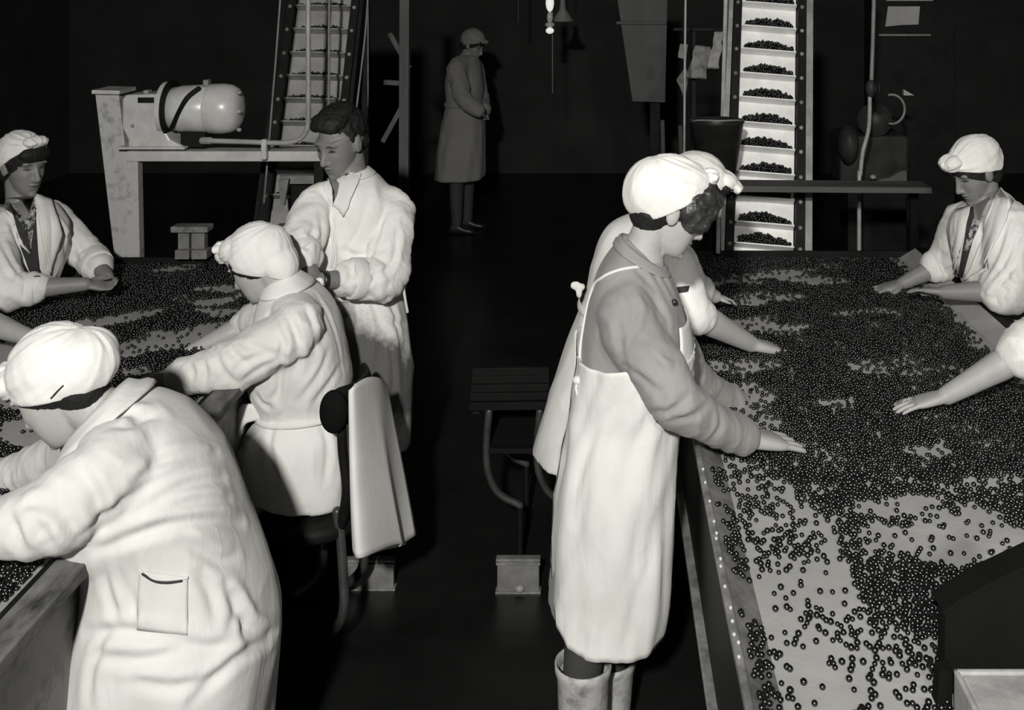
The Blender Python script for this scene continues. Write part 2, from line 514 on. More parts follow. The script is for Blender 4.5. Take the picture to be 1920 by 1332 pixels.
put_box('side_panel', (-2.55, LY0, .36), (-2.535, LY1, ZB+.035), MT['panel'], lt)
put_box('end_panel', (-2.54, LY1, .5), (-1.16, LY1+.02, ZB+.03), MT['dark_panel'], lt)
for yy in (1.6, 2.9, 4.1, 4.9):
    for xx in (-1.24, -2.5):
        put_box('leg', (xx-.03, yy-.03, 0), (xx+.03, yy+.03, .36), MT['black_metal'], lt)

# ------------------------------------------------------------------ berries
def ico(sub):
    bm = bmesh.new(); bmesh.ops.create_icosphere(bm, subdivisions=sub, radius=1.0)
    v = np.array([x.co[:] for x in bm.verts]); f = np.array([[q.index for q in x.verts] for x in bm.faces]); bm.free()
    return v, f
ICO1, ICO2 = ico(1), ico(2)

def berry_mesh(name, pos, rad, lod):
    tv, tf = lod
    k = len(pos); nv = len(tv)
    V = (tv[None]*rad[:,None,None] + pos[:,None,:]).reshape(-1,3)
    Fc = (tf[None] + (np.arange(k)*nv)[:,None,None]).reshape(-1,3)
    me = bpy.data.meshes.new(name)
    me.vertices.add(len(V)); me.vertices.foreach_set('co', V.ravel())
    me.loops.add(Fc.size); me.loops.foreach_set('vertex_index', Fc.ravel().astype(np.int32))
    me.polygons.add(len(Fc)); me.polygons.foreach_set('loop_start', (np.arange(len(Fc))*3).astype(np.int32))
    me.update(calc_edges=True); smooth_shade(me)
    return me

def to_px(x, y, z): return CX + F*x/y, CY + F*(H-z)/y

def ell_in(px, py, cx, cy, rx, ry, slope=0):
    d = py - cy - slope*(px-cx)
    return ((px-cx)/rx)**2 + (d/ry)**2

def nz(x, y, fx, fy, s=0.0): return noise.noise((x*fx+s, y*fy+s*1.7, s))

def dens_right(x, y):
    px, py = to_px(x, y, ZB)
    d = .93 + .1*nz(x, y, 6, 6, 3)
    far = sstep(1250, 700, py)
    # wavy gaps across the belt
    g = nz(x+.25*y, y, 2.2, 4.6, 11) + .55*nz(x, y, 7, 11, 5)
    d -= (.30 + .5*sstep(900, 760, py)*sstep(1800, 1500, px))*sstep(.16, .42, g)
    # open ground nearest to the photographer, left side
    bx = [1300, 1480, 1560, 1610, 1650, 1760, 1920]; by = [815, 905, 980, 1120, 1165, 1290, 1330]
    lim = np.interp(px, bx, by) + 22*nz(x, y, 9, 9, 2)
    o = sstep(-14, 22, py-lim)
    base = .10 + .34*sstep(.05, .4, nz(x, y, 8, 8, 21)) + .16*sstep(1160, 900, py)
    if px > 1560 and py > 1150: base += .22*sstep(1560, 1640, px)*sstep(1330, 1250, py)
    d = d*(1-o) + base*o
    # open patch at the right
    e = ell_in(px, py, 1765, 1000, 165, 62, .12)
    k = sstep(1.25, .8, e + .35*nz(x, y, 8, 8, 7))
    d = d*(1-k) + (.10+.55*sstep(.25, .45, nz(x, y, 12, 12, 31)))*k
    # small bright patches far along the left side
    for cx, cy, rx, ry in ((1400,745,60,26),(1395,690,70,16),(1440,560,70,10),(1540,530,60,8),(1350,610,50,10),(1840,640,30,18),(1740,850,50,12),(1870,905,60,14),(1570,760,40,12)):
        k = sstep(1.3, .5, ell_in(px, py, cx, cy, rx, ry) + .5*nz(x, y, 10, 10, 9))
        d = d*(1-.7*k)
    if x > RX1-.09: d *= sstep(RX1+.02, RX1-.12, x) + .1
    return d

def dens_left(x, y):
    px, py = to_px(x, y, ZB)
    d = .95
    g = nz(x-.3*y, y, 2.0, 4.2, 17) + .5*nz(x, y, 7, 10, 4)
    d -= .95*sstep(.22, .45, g)
    for cx, cy, rx, ry, s in ((330,640,170,20,-.22),(230,600,80,11,-.18),(300,628,30,6,0),(420,590,40,10,0),(160,610,40,9,-.2),(60,815,85,32,0),(250,700,40,9,0),(20,760,30,16,0),(420,545,60,8,0)):
        k = sstep(1.25, .6, ell_in(px, py, cx, cy, rx, ry, s) + .4*nz(x, y, 9, 9, 19))
        d = d*(1-.93*k)
    return d

def scatter(x0, x1, y0, y1, dens, r=.0066):
    st = r*2.02; rows = []
    ny = int((y1-y0)/(st*.87)); nx = int((x1-x0)/st)
    jit = rng.uniform(-.28, .28, (ny, nx, 2)); acc = rng.random((ny, nx))
    for j in range(ny):
        y = y0 + j*st*.87
        for i in range(nx):
            x = x0 + (i + .5*(j % 2))*st
            px, py = to_px(x, y, ZB)
            if px < -120 or px > 2040 or py > 1420: continue
            if acc[j, i] < dens(x, y):
                rows.append((x + jit[j,i,0]*st, y + jit[j,i,1]*st))
    pos = np.array(rows)
    rad = r*rng.uniform(.82, 1.12, len(pos))
    z = ZB + rad*.96
    return np.column_stack([pos, z]), rad

def berries():
    pos, rad = scatter(RX0+.01, RX1-.01, 1.72, RY1-.02, dens_right)
    # a second layer where they are heaped
    up = np.array([dens_right(a, b) > .9 and rng.random() < .28 for a, b, _ in pos])
    p2 = pos[up].copy(); p2[:,2] += .0085; p2[:,:2] += rng.uniform(-.005, .005, (len(p2), 2)); r2 = rad[up]
    # berries along the near foot of the sloping side
    k = 330
    ys = 1.75 + rng.random(k)**1.4*1.7; u = rng.random(k)*.8
    keep = np.array([nz(0, b, 1, 5, 40) > -.12 for b in ys])
    p3 = np.column_stack([RX0 - u*.062, ys, ZB + .007 + u*.041])[keep]
    r3 = np.full(len(p3), .0062)
    pos = np.vstack([pos, p2, p3]); rad = np.concatenate([rad, r2, r3])
    # the 300 that show largest stand on their own
    px = CX + F*pos[:,0]/pos[:,1]; py = CY + F*(H-pos[:,2])/pos[:,1]
    inview = (px > 5) & (px < 1765) & (py < 1325) & (py > 0)
    size = np.where(inview, rad/pos[:,1], 0)
    idx = np.argsort(-size)[:300]
    single = np.zeros(len(pos), bool); single[idx] = True
    proto = berry_mesh('berry', np.zeros((1,3)), np.array([1.0]), ICO2)
    proto.materials.append(MT['berry'])
    for i in idx:
        o = bpy.data.objects.new('berry', proto); COL.objects.link(o)
        o.location = pos[i]; o.scale = (rad[i],)*3
        o.rotation_euler = (rng.random()*6, rng.random()*6, 0)
        tag(o, 'small dark glossy berry at the open near end of the right sorting belt', 'berry', 'dark berries nearest on the right sorting belt')
    near = (~single) & (pos[:,1] < 2.9); far = (~single) & (pos[:,1] >= 2.9)
    o = put('berries', berry_mesh('berries', pos[near], rad[near], ICO2), MT['berry'])
    tag(o, 'dense spread of dark glossy berries on the nearer half of the right belt', 'berries', kind='stuff')
    o = put('berries', berry_mesh('berries', pos[far], rad[far], ICO1), MT['berry'])
    tag(o, 'dense spread of dark berries on the far half of the right belt', 'berries', kind='stuff')
    pos, rad = scatter(LX0+.01, LX1-.01, 2.3, LY1-.02, dens_left)
    up = np.array([dens_left(a, b) > .9 and rng.random() < .3 for a, b, _ in pos])
    p2 = pos[up].copy(); p2[:,2] += .0085; p2[:,:2] += rng.uniform(-.005, .005, (len(p2), 2))
    pos = np.vstack([pos, p2]); rad = np.concatenate([rad, rad[up]])
    o = put('berries', berry_mesh('berries', pos, rad, ICO1), MT['berry'])
    tag(o, 'dark berries spread thickly over the left sorting belt', 'berries', kind='stuff')
    # berries on the rim, coloured pale to stand in for their highlights
    pb = berry_mesh('glint_berry', np.zeros((1,3)), np.array([.0048]), ICO1); pb.materials.append(MT['glint_berry'])
    spots = [(1322,880,0),(1326,905,0),(1331,940,0),(1337,978,0),(1341,1000,0),(1346,1010,0),(1354,1048,0),(1358,1062,0),(1366,1100,0),(1372,1140,0),(1376,1165,0),(1384,1190,0),(1388,1205,0),(1378,1232,0)]
    for px, py, _ in spots:
        z = ZB + .054; Y = F*(H-z)/(py-CY)
        o = bpy.data.objects.new('glint_berry', pb); COL.objects.link(o); o.location = (.2635 + rng.uniform(-.004,.004), Y, z)
        tag(o, 'tiny berry coloured pale for its glint, lying on the thin rim of the right table', 'berry', 'berries with painted glints on the rim of the right table')

# ------------------------------------------------------------------ machines behind the tables
def pbox(mb, x0, y0, x1, y1, Y, dep):
    """box whose front face fills the given picture rectangle at distance Y"""
    a = P(x0, y1, Y); b = P(x1, y0, Y)
    return mb.box((a.x, Y, a.z), (b.x, Y+dep, b.z))
def put_pbox(name, x0, y0, x1, y1, Y, dep, m, parent=None, bevel=.004):
    return put(name, pbox(MB(), x0, y0, x1, y1, Y, dep).mesh(name), m, parent, smooth=False, bevel=bevel)
def prism(pts, Y, dep):
    """a plate cut to an outline (picture points), at distance Y, dep thick"""
    f = [P(x, y, Y) for x, y in pts]; n = len(f)
    v = f + [p + Vector((0, dep, 0)) for p in f]
    fc = [tuple(range(n)), tuple(range(2*n-1, n-1, -1))] + [(i+n, (i+1) % n + n, (i+1) % n, i) for i in range(n)]
    me = MB().add(v, fc).mesh('prism')
    bm = bmesh.new(); bm.from_mesh(me); bmesh.ops.recalc_face_normals(bm, faces=bm.faces[:]); bm.to_mesh(me); bm.free()
    return me
def disc_x(mb, c, r, x0, x1, n=28, r1=None):
    """cylinder along X"""
    return mb.tube([(x0, c[0], c[1]), (x1, c[0], c[1])], [r, r if r1 is None else r1], n=n, sub=1, caps=False)

def elevator(label, bot, top, half, cleat_y, m_belt, heap_h, rail_out, mound, m_lrail):
    """inclined bucket elevator; bot/top = centre of the belt as points"""
    B = Vector(bot); T = Vector(top); D = T-B
    U = D.normalized(); W = Vector((1,0,0)); W = (W - U*W.dot(U)).normalized(); Nn = U.cross(W)
    if Nn.y > 0: Nn = -Nn
    root = thing('bucket_elevator', (B.x, B.y, 0), label, 'elevator')
    def at(t, w, n): return B + D*t + W*w + Nn*n
    def plate(name, w0, w1, n0, n1, m, t0=0.0, t1=1.0, parent=root):
        v = [at(t0,w0,n0), at(t0,w1,n0), at(t0,w1,n1), at(t0,w0,n1), at(t1,w0,n0), at(t1,w1,n0), at(t1,w1,n1), at(t1,w0,n1)]
        me = MB().add(v, [(0,3,2,1),(4,5,6,7),(0,1,5,4),(1,2,6,5),(2,3,7,6),(3,0,4,7)]).mesh(name)
        bm = bmesh.new(); bm.from_mesh(me); bmesh.ops.recalc_face_normals(bm, faces=bm.faces[:]); bm.to_mesh(me); bm.free()
        return put(name, me, m, parent, smooth=False)
    plate('belt', -half, half, -.012, 0, m_belt)
    for s in (-1, 1):
        a, b = sorted((s*(half+.004), s*(half+.046)))
        ch = plate('chain_guard', a, b, -.03, .055, MT['black_metal'])
        a, b = sorted((s*(half+.05), s*(half+.05+rail_out)))
        plate('rail', a, b, -.03, .05, m_lrail)
    ts = []
    for y in cleat_y:
        k = (y-CY)/F
        ts.append((H-B.z-k*B.y)/(D.z+k*D.y))
    heap = []
    for i, t in enumerate(ts):
        if not 0 <= t <= 1.0: continue
        # shelf, tipped up a little
        q = D.length
        v = []
        for w in (-half+.004, half-.004):
            v += [at(t, w, 0), at(t, w, .055)+U*.012, at(t, w, .055)+U*.006, at(t, w, 0)-U*.006]
        me = MB().add(v, [(0,1,5,4),(1,2,6,5),(2,3,7,6),(3,0,4,7),(0,3,2,1),(4,5,6,7)]).mesh('cleat')
        bm = bmesh.new(); bm.from_mesh(me); bmesh.ops.recalc_face_normals(bm, faces=bm.faces[:]); bm.to_mesh(me); bm.free()
        put('cleat', me, m_belt, root, smooth=False)
        for s in (-1, 1):
            c = at(t, s*(half+.025), .055)
            put('bolt', MB().ell(c, (.011, .011, .011), nu=10, nv=8).mesh('bolt'), MT['steel'] if s > 0 else MT['dull_pipe'], root)
        cx = random.uniform(-.15, .15)
        for _ in range(mound):
            w = random.uniform(-1, 1)
            prof = max(0, (1-((w-cx)/1.05)**2))
            hh = heap_h*(.35+.65*prof)*random.uniform(.85, 1.1)
            p = at(t, w*(half-.022), random.uniform(.006, .046)) + U*(.012 + random.random()**.8*hh)
            heap.append(p[:])
    hp = np.array(heap)
    o = put('elevator_berries', berry_mesh('e', hp, np.full(len(hp), .0082)*rng.uniform(.85,1.15,len(hp)), ICO1), MT['berry'])
    tag(o, 'dark berries heaped on the cleats of ' + ('the right-hand elevator' if mound > 100 else 'the left-hand elevator'), 'berries', kind='stuff')
    return root, at

re_, re_at = elevator('tall white-belted bucket elevator rising at the end of the right table',
    P(1431, 482, 5.22), P(1443, -60, 5.85), .146,
    [-28, 16, 60, 103, 148, 193, 240, 285, 332, 378, 426, 466], MT['cleat'], .050, .034, 420, MT['steel'])
le_, le_at = elevator('bucket elevator with shaded belt behind the motor on the left',
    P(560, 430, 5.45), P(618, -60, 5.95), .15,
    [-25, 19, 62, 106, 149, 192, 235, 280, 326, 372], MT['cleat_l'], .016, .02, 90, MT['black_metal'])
for yy, xx in ((.1, .1),):
    pass
# legs under the elevators so that they stand
for rt_, at_ in ((re_, re_at), (le_, le_at)):
    for s in (-1, 1):
        a = at_(0, s*.2, 0); put_box('leg', (a.x-.02, a.y+.02, 0), (a.x+.02, a.y+.06, a.z), MT['black_metal'], rt_)
        a = at_(.9, s*.2, -.05); put_box('leg', (a.x-.02, a.y, 0), (a.x+.02, a.y+.04, a.z), MT['black_metal'], rt_)

# thin rods and the pale post left of the right elevator
def pole(name, pts, r, m, label, cat='pipe', sub=6):
    o = put_tube(name, pts, r, m, None, n=10, sub=sub)
    return tag(o, label, cat)
pole('steel_rod', [P(1286,-60,5.6), P(1283,300,5.6), P(1283,1000,5.6)], .0065, MT['pipe'], 'thin pale vertical rod left of the right elevator')
post = thing('elevator_post', (P(1352,300,5.5).x, 5.5, 0), 'slim pale double post standing close by the left of the right elevator', 'post')
put_bar('upright', P(1362,-60,5.5), P(1348,470,5.5), .016, .02, MT['steel'], post)
put_bar('upright', P(1357,60,5.55), P(1352,470,5.55), .008, .01, MT['pipe'], post)
put_bar('upright', P(1348,365,5.05), P(1346,475,5.05), .022, .02, MT['steel'], post)
# paper sacks / crumpled sheets behind the rod
def crumple(name, quad, Y, m, parent, amp=.03, n=14):
    v = []; f = []
    a, b, c, d = [P(x, y, Y) for x, y in quad]
    for j in range(n+1):
        for i in range(n+1):
            u, w = i/n, j/n
            p = (a*(1-u)+b*u)*(1-w) + (d*(1-u)+c*u)*w
            p.y += amp*1.6*noise.noise(p*9) + amp*noise.noise(p*24); p.x += amp*.5*noise.noise(p*13+Vector((5,5,5)))
            v.append(p)
    for j in range(n):
        for i in range(n):
            q = j*(n+1)+i; f.append((q, q+1, q+n+2, q+n+1))
    o = put(name, MB().add(v, f).mesh(name), m, parent)
    s = o.modifiers.new('s', 'SOLIDIFY'); s.thickness = .006
    return o
pg = mat('grey_paper', .22, rough=.9, var=.2, scale=9)
sk = thing('paper_sacks', (P(1310,150,6.2).x, 6.2, 0), 'crumpled pale paper sacks hung up between rod and right elevator', 'sack')
crumple('sack', [(1338,60),(1356,60),(1346,128),(1328,128)], 6.15, MT['paper'], sk)
crumple('sack', [(1304,85),(1334,88),(1322,148),(1288,146)], 6.2, pg, sk)
crumple('sack', [(1275,83),(1289,83),(1286,112),(1271,108)], 6.2, pg, sk, .01)
crumple('sack', [(1282,128),(1290,132),(1286,190),(1268,150)], 6.25, mat('dim_paper', .12, var=.2), sk, .01)
put_bar('hanging_rail', P(1262,55,6.3), P(1360,55,6.3), .02, .02, MT['black_metal'], sk)
put_bar('prop', P(1300,50,6.32), P(1300,900,6.32), .03, .03, MT['black_metal'], sk)

# shelf board with bucket in front of the right elevator
sh = thing('shelf_board', (1.0, 4.98, 0), 'dim wooden board laid across in front of the right elevator', 'shelf')
put_bar('board', P(1335,353,4.98)+Vector((0,.06,0)), P(1745,356,4.98)+Vector((0,.06,0)), .16, .028, MT['board'], sh)
for x in (1352, 1735):
    a = P(x, 362, 5.0); put_box('support', (a.x-.02, 5.17, 0), (a.x+.02, 5.2, a.z), MT['matte_black'], sh)
bk = thing('bucket', (P(1346,340,5.0).x, 5.05, P(1346,340,5.0).z), 'dark round bucket standing on the shelf board beside the elevator', 'bucket')
def lathe(c, prof, n=36):
    v = []; f = []
    for r, z in prof:
        for i in range(n):
            a = 2*math.pi*i/n; v.append((c[0]+r*math.cos(a), c[1]+r*math.sin(a), z))
    for j in range(len(prof)-1):
        for i in range(n):
            a = j*n+i; b = j*n+(i+1)%n; f.append((a, b, b+n, a+n))
    return MB().add(v, f)
bc = P(1346, 340, 5.0); zb, ztop = bc.z+.002, P(1346, 231, 4.95).z
put('bucket_body', lathe((bc.x, 5.06), [(.001,zb),(.088,zb),(.128,ztop-.012),(.133,ztop-.008),(.133,ztop),(.124,ztop),(.118,ztop-.03),(.082,zb+.01),(.001,zb+.01)]).mesh('b'), MT['bucket'], bk)
put_tube('bucket_handle', [(bc.x-.13,5.06,ztop-.01),(bc.x-.09,4.96,ztop+.012),(bc.x,4.925,ztop+.014),(bc.x+.09,4.96,ztop+.012),(bc.x+.13,5.06,ztop-.01)], .004, MT['dull_pipe'], bk)

# crooked pipe with valve, right of the elevator
vp = thing('valve_pipe', (P(1612,355,5.6).x, 5.6, 0), 'crooked pale pipe with a valve, right of the right elevator', 'pipe')
put_tube('pipe', [P(1640,-60,5.6),P(1637,60,5.6),P(1634,150,5.6)], .011, MT['dull_pipe'], vp)
put_tube('pipe', [P(1631,182,5.6),P(1629,240,5.6),P(1618,285,5.6),P(1613,330,5.6),P(1611,380,5.6),P(1611,1000,5.6)], .011, MT['pipe'], vp)
put('valve', MB().ell(P(1633,166,5.6), (.028,.028,.05)).mesh('v'), MT['machine'], vp)
put('valve_wheel', MB().tube([P(1645,166,5.5)+Vector((.0,.035*math.cos(a),.035*math.sin(a))) for a in np.linspace(0,2*math.pi,13)], .004, n=8, sub=2).mesh('vw'), MT['machine'], vp)

# dim pump machine
pm = thing('pump_machine', (P(1650,330,6.2).x, 6.2, 0), 'dim machine with curved guard behind the crooked pipe', 'machine')
put_pbox('body', 1575, 255, 1705, 345, 6.3, .35, MT['machine'], pm, .02)
put('drum', MB().tube([P(1640,225,6.3), P(1640,225,6.75)], .1, n=24, sub=1, caps=False).mesh('d'), MT['machine'], pm)
put('guard_ring', MB().tube([P(1672,205,6.2)+Vector((.075*math.sin(a),0,.085*math.cos(a))) for a in np.linspace(-.2, 3.3, 14)], .008, n=8, sub=3).mesh('g'), MT['dull_pipe'], pm)
put('housing', MB().ell(P(1590,270,6.25), (.06,.1,.12)).mesh('h'), MT['machine'], pm)
put('foot', prism([(1646,344),(1647,338),(1668,334),(1688,322),(1700,320),(1700,345)], 6.1, .05), mat('dim_foot', .12), pm, smooth=False)
put('knob', MB().ell(P(1637,332,6.1), (.018,.018,.014)).mesh('k'), MT['steel'], pm)
put('fin', prism([(1695,168),(1714,179),(1695,179)], 6.15, .03), MT['paper'], pm, smooth=False)
put_pbox('stand', 1590, 345, 1700, 830, 6.4, .2, MT['black_metal'], pm)

# wall cabinet with a paper notice
nb = thing('notice_cabinet', (P(1700,40,7.4).x, 7.4, 0), 'dark upright cabinet with a pale paper notice, upper right', 'cabinet')
put_pbox('body', 1640, -60, 1790, 480, 7.45, .3, MT['black_metal'], nb)
put('paper_notice', prism([(1665,12),(1725,12),(1722,46),(1690,47),(1660,50)], 7.425, .004), MT['paper'], nb, smooth=False)
put_pbox('pale_strip', 1662, -6, 1750, 2, 7.42, .02, MT['paper'], nb)
put_pbox('ledge', 1648, 64, 1746, 68, 7.40, .05, MT['dull_pipe'], nb)

# hopper, hanging lamps
hp_ = thing('metal_hopper', (P(1205,100,8).x, 8, 0), 'large dim sheet-metal hopper in the background, left of the rod', 'hopper')
put('front_plate', prism([(1152,-40),(1252,-40),(1247,192),(1186,190)], 8.0, .02), MT['sheet'], hp_, smooth=False)
put_pbox('top_seam', 1155, 40, 1250, 46, 7.98, .02, MT['sheet'], hp_)
put_bar('stand', P(1228,190,8.1), P(1228,510,8.1), .08, .05, MT['black_metal'], hp_)
put_bar('brace', P(1242,225,7.9), P(1244,330,7.9), .04, .03, MT['sheet'], hp_)
put_bar('brace', P(1275,235,7.9), P(1278,330,7.9), .03, .03, MT['sheet'], hp_)

lm = bpy.data.materials.new('lit_bulb'); lm.use_nodes = True
b_ = lm.node_tree.nodes['Principled BSDF']; b_.inputs['Base Color'].default_value = (.8,.8,.78,1); b_.inputs['Emission Color'].default_value = (1,.98,.93,1); b_.inputs['Emission Strength'].default_value = .55
def hanging_lamp(px, py, Y, label, bulb, shade):
    c = P(px, py, Y)
    root = thing('pendant_lamp', (c.x, Y, c.z), label, 'lamp')
    put_tube('cord', [c+Vector((0,0,.2)), c+Vector((0,0,2.6))], .005, MT['black_metal'], root, sub=1)
    if bulb:
        put('bulb', MB().ell(c+Vector((0,0,.10)), (.034,.034,.075)).mesh('b'), lm, root)
        put('bulb_neck', MB().ell(c+Vector((0,0,-.02)), (.026,.026,.05)).mesh('b'), MT['glass'], root)
        put('cage_base', MB().ell(c+Vector((0,0,-.08)), (.042,.042,.022)).mesh('b'), MT['glass'], root)
        put('glass_drop', MB().ell(c+Vector((0,0,-.13)), (.034,.034,.026)).mesh('b'), lm, root)
    if shade:
        m = mat('dull_shade', .2, var=.2)
        put('shade', lathe((c.x, Y), [(.02,c.z+.13),(.028,c.z+.03),(.09,c.z-.06),(.095,c.z-.07),(.07,c.z-.07)], 20).mesh('s'), m, root)
    return root
hanging_lamp(1031, 28, 8.8, 'bright bare bulb hanging in the dark background', True, False)
hanging_lamp(1055, 24, 9.0, 'dim conical lamp shade just right of the bare bulb', False, True)
pole('hanging_chain', [P(1036,-650,8.9), P(1036,-100,8.9), P(1036,174,8.9)], .0045, MT['dull_pipe'], 'thin chain dangling below the bare bulb', 'chain')
pole('hanging_rod', [P(972,-620,9.5), P(972,42,9.5)], .007, MT['sheet'], 'dim thin rod hanging down left of the bare bulb', 'rod', sub=1)

# timber frame behind the man
tf = thing('timber_frame', (P(760,300,6.6).x, 6.6, 0), 'dim timber post with diagonal braces behind the man', 'frame')
put_bar('post', P(760,-60,6.6), P(757,640,6.6), .065, .06, MT['timber'], tf)
put_bar('brace', P(731,62,6.62), P(768,128,6.62), .03, .04, MT['timber'], tf, up=(0,1,0))
put_bar('brace', P(764,182,6.62), P(718,266,6.62), .03, .04, MT['timber'], tf, up=(0,1,0))
put_bar('crosspiece', P(720,154,6.6), P(764,157,6.6), .03, .03, MT['timber'], tf)

# motor drive on the steel frame over the far end of the left table
md = thing('motor_drive', (P(240,480,5.1).x, 5.1, 0), 'cream gear motor mounted on a chipped steel frame, left', 'machine')
YM = 5.05
put('leg_column', prism([(178,176),(222,176),(236,290),(262,640),(262,905),(232,905),(216,500)], YM+.05, .12), MT['chipped'], md, smooth=False, bevel=.004)
put('column_cap', prism([(172,169),(224,170),(224,177),(172,176)], YM+.02, .18), MT['enamel'], md, smooth=False)
put('inner_post', prism([(237,284),(258,284),(262,480),(262,905),(240,905)], YM, .05), MT['chipped'], md, smooth=False)
put('beam', prism([(236,284),(604,284),(604,303),(236,303)], YM-.01, .12), MT['enamel'], md, smooth=False, bevel=.003)
put_pbox('far_post', 588, 303, 606, 905, YM+.02, .08, MT['black_metal'], md)
put_pbox('base_plate', 218, 276, 346, 281, YM-.02, .2, MT['enamel'], md)
put('gearbox', prism([(229,186),(236,178),(300,176),(306,182),(306,240),(318,262),(345,276),(240,276),(240,262),(229,240)], YM, .15), MT['enamel'], md, smooth=False, bevel=.008)
put_pbox('gearbox_plate', 258, 183, 288, 193, YM-.006, .02, MT['black_metal'], md, .001)
c = P(249, 236, YM); put('gearbox_bolt', MB().ell((c.x, YM-.002, c.z), (.009,.006,.009)).mesh('b'), MT['steel'], md)
c = P(277, 171, YM+.06); put('gearbox_cap', MB().box((c.x-.012, YM+.04, c.z-.02), (c.x+.012, YM+.08, c.z+.006)).mesh('c'), MT['steel'], md, smooth=False)
mc = (YM+.085, P(0, 208, YM).z)
rM = 46*YM/F
x = lambda px: P(px, 0, YM+.085).x
put('flange', disc_x(MB(), mc, rM*1.12, x(309), x(318)).mesh('f'), MT['enamel'], md, smooth=False, bevel=.003)
put('flange_ring', disc_x(MB(), mc, rM*1.18, x(320), x(325)).mesh('f'), MT['black_metal'], md, smooth=False)
def xlathe(prof, n=40):
    v = []; f = []
    for px, r in prof:
        for i in range(n):
            a = 2*math.pi*i/n; v.append((x(px), mc[0]+r*math.cos(a), mc[1]+r*math.sin(a)))
    for j in range(len(prof)-1):
        for i in range(n):
            a = j*n+i; b = j*n+(i+1)%n; f.append((a, a+n, b+n, b))
    return MB().add(v, f)
put('motor_body', xlathe([(318,.02),(320,rM*.86),(345,rM*.96),(392,rM),(393,rM*.985),(394,rM)]).mesh('m'), MT['motor'], md)
put('motor_end_bell', xlathe([(394,rM*1.0),(396,rM*1.03),(420,rM*1.04),(436,rM*.98),(446,rM*.84),(452,rM*.6),(454,rM*.2),(454,.001)]).mesh('m'), MT['motor'], md)
for dy in (-34, 2, 36):
    c = P(447, 208+dy, YM+.02); put('end_bolt', MB().ell((c.x, YM+.03, c.z), (.012,.01,.01)).mesh('b'), MT['steel'], md)
put_tube('tie_band', [P(322,240,YM-.015), P(338,205,YM-.032), P(352,182,YM-.03), P(372,166,YM+.0)], .011, MT['black_metal'], md, n=8)
put_pbox('terminal_box', 376, 162, 394, 171, YM+.04, .06, MT['steel'], md)
put_pbox('terminal_gland', 380, 150, 390, 162, YM+.05, .04, MT['dull_pipe'], md)
put_pbox('motor_foot', 338, 248, 384, 277, YM+.02, .12, MT['black_metal'], md)
# conduit
cp = thing('conduit_pipe', (P(560,260,5.0).x, 5.0, 0), 'pale bent conduit rising from the motor past the left elevator', 'pipe')
put_tube('pipe', [P(384,264,5.02),P(460,266,5.02),P(530,268,5.02),P(560,262,5.02),P(574,246,5.02),P(578,218,5.02),P(578,120,5.02),P(578,-60,5.02)], .012, MT['pipe'], cp, n=14)
put_tube('coupling', [P(380,264,5.02),P(394,264,5.02)], .017, MT['steel'], cp, sub=1)
put_pbox('clip', 489, 262, 499, 300, 5.0, .03, MT['enamel'], cp)
pole('steel_rod', [P(617,-60,5.3),P(617,120,5.3),P(616,215,5.3)], .007, MT['dull_pipe'], 'thin upright rod in front of the left elevator belt')
pole('steel_cable', [P(530,-60,5.2),P(514,150,5.2),P(495,380,5.2)], .005, MT['dull_pipe'], 'slanting thin cable left of the left elevator')
pole('steel_cable', [P(693,-60,5.4),P(685,60,5.4),P(668,208,5.4)], .005, MT['dull_pipe'], 'slanting thin cable just right of the left elevator')
pole('steel_cable', [P(690,-60,5.9),P(690,40,5.9),P(690,200,5.9)], .004, MT['dull_pipe'], 'faint vertical cable right of the left elevator')
# chute under the beam
ch = thing('discharge_chute', (P(545,350,5.3).x, 5.3, 0), 'dull metal discharge chute below the motor beam', 'chute')
put('chute_plate', prism([(524,330),(606,330),(606,345),(522,345)], 5.25, .02), MT['dull_pipe'], ch, smooth=False)
put('chute_side', prism([(521,340),(541,336),(533,386),(527,386)], 5.2, .02), MT['dull_pipe'], ch, smooth=False)
put_pbox('chute_body', 545, 345, 604, 520, 5.3, .2, MT['black_metal'], ch)
# pale cleaning brushes / blocks at the far end of the left belt
def block(x0, label):
    r = thing('feed_block', (P(x0+30,480,4.97).x, 4.97, ZB), label, 'block')
    put_pbox('top_plate', x0-8, 426, x0+62, 437, 4.93, .08, MT['edge'], r)
    put_pbox('left_plate', x0+6, 438, x0+27, 468, 4.95, .05, MT['plate'], r)
    put_pbox('right_plate', x0+31, 438, x0+56, 468, 4.95, .05, MT['plate'], r)
    put_pbox('left_foot', x0, 470, x0+27, 487, 4.92, .07, MT['plate'], r)
    put_pbox('right_foot', x0+31, 470, x0+60, 487, 4.92, .07, MT['plate'], r)
    put_pbox('spacer', x0+26, 438, x0+32, 486, 4.97, .02, MT['black_metal'], r)
block(327, 'pale metal feed block at the far end of the left belt')
block(522, 'pale metal feed block half hidden between the seated woman and the man')

# ------------------------------------------------------------------ chairs, towel, boxes
c1 = thing('tubular_chair', (P(600,1000,3.5).x, 3.55, 0), 'dark tubular chair with curved padded back under the seated woman', 'chair')
xs, ys = P(585,900,3.55).x, 3.56
put('seat', lathe((xs, ys), [(.001,.435),(.19,.435),(.2,.45),(.2,.475),(.17,.49),(.001,.492)], 30).mesh('s'), MT['black_metal'], c1)
pa = P(634,765,3.36)
arc = [pa, pa+Vector((.03,.05,-.005)), pa+Vector((.045,.11,-.01)), pa+Vector((.045,.2,-.02)), pa+Vector((.02,.28,-.02))]
put('backrest', MB().tube(arc, [.062,.062,.06,.06,.058], n=16, sub=5, flat=.36, flatdir=(1,0,0)).mesh('b'), MT['black_metal'], c1)
put('backrest_knob', MB().ell(pa+Vector((-.006,-.03,0)), (.045,.028,.068)).mesh('k'), MT['matte_black'], c1)
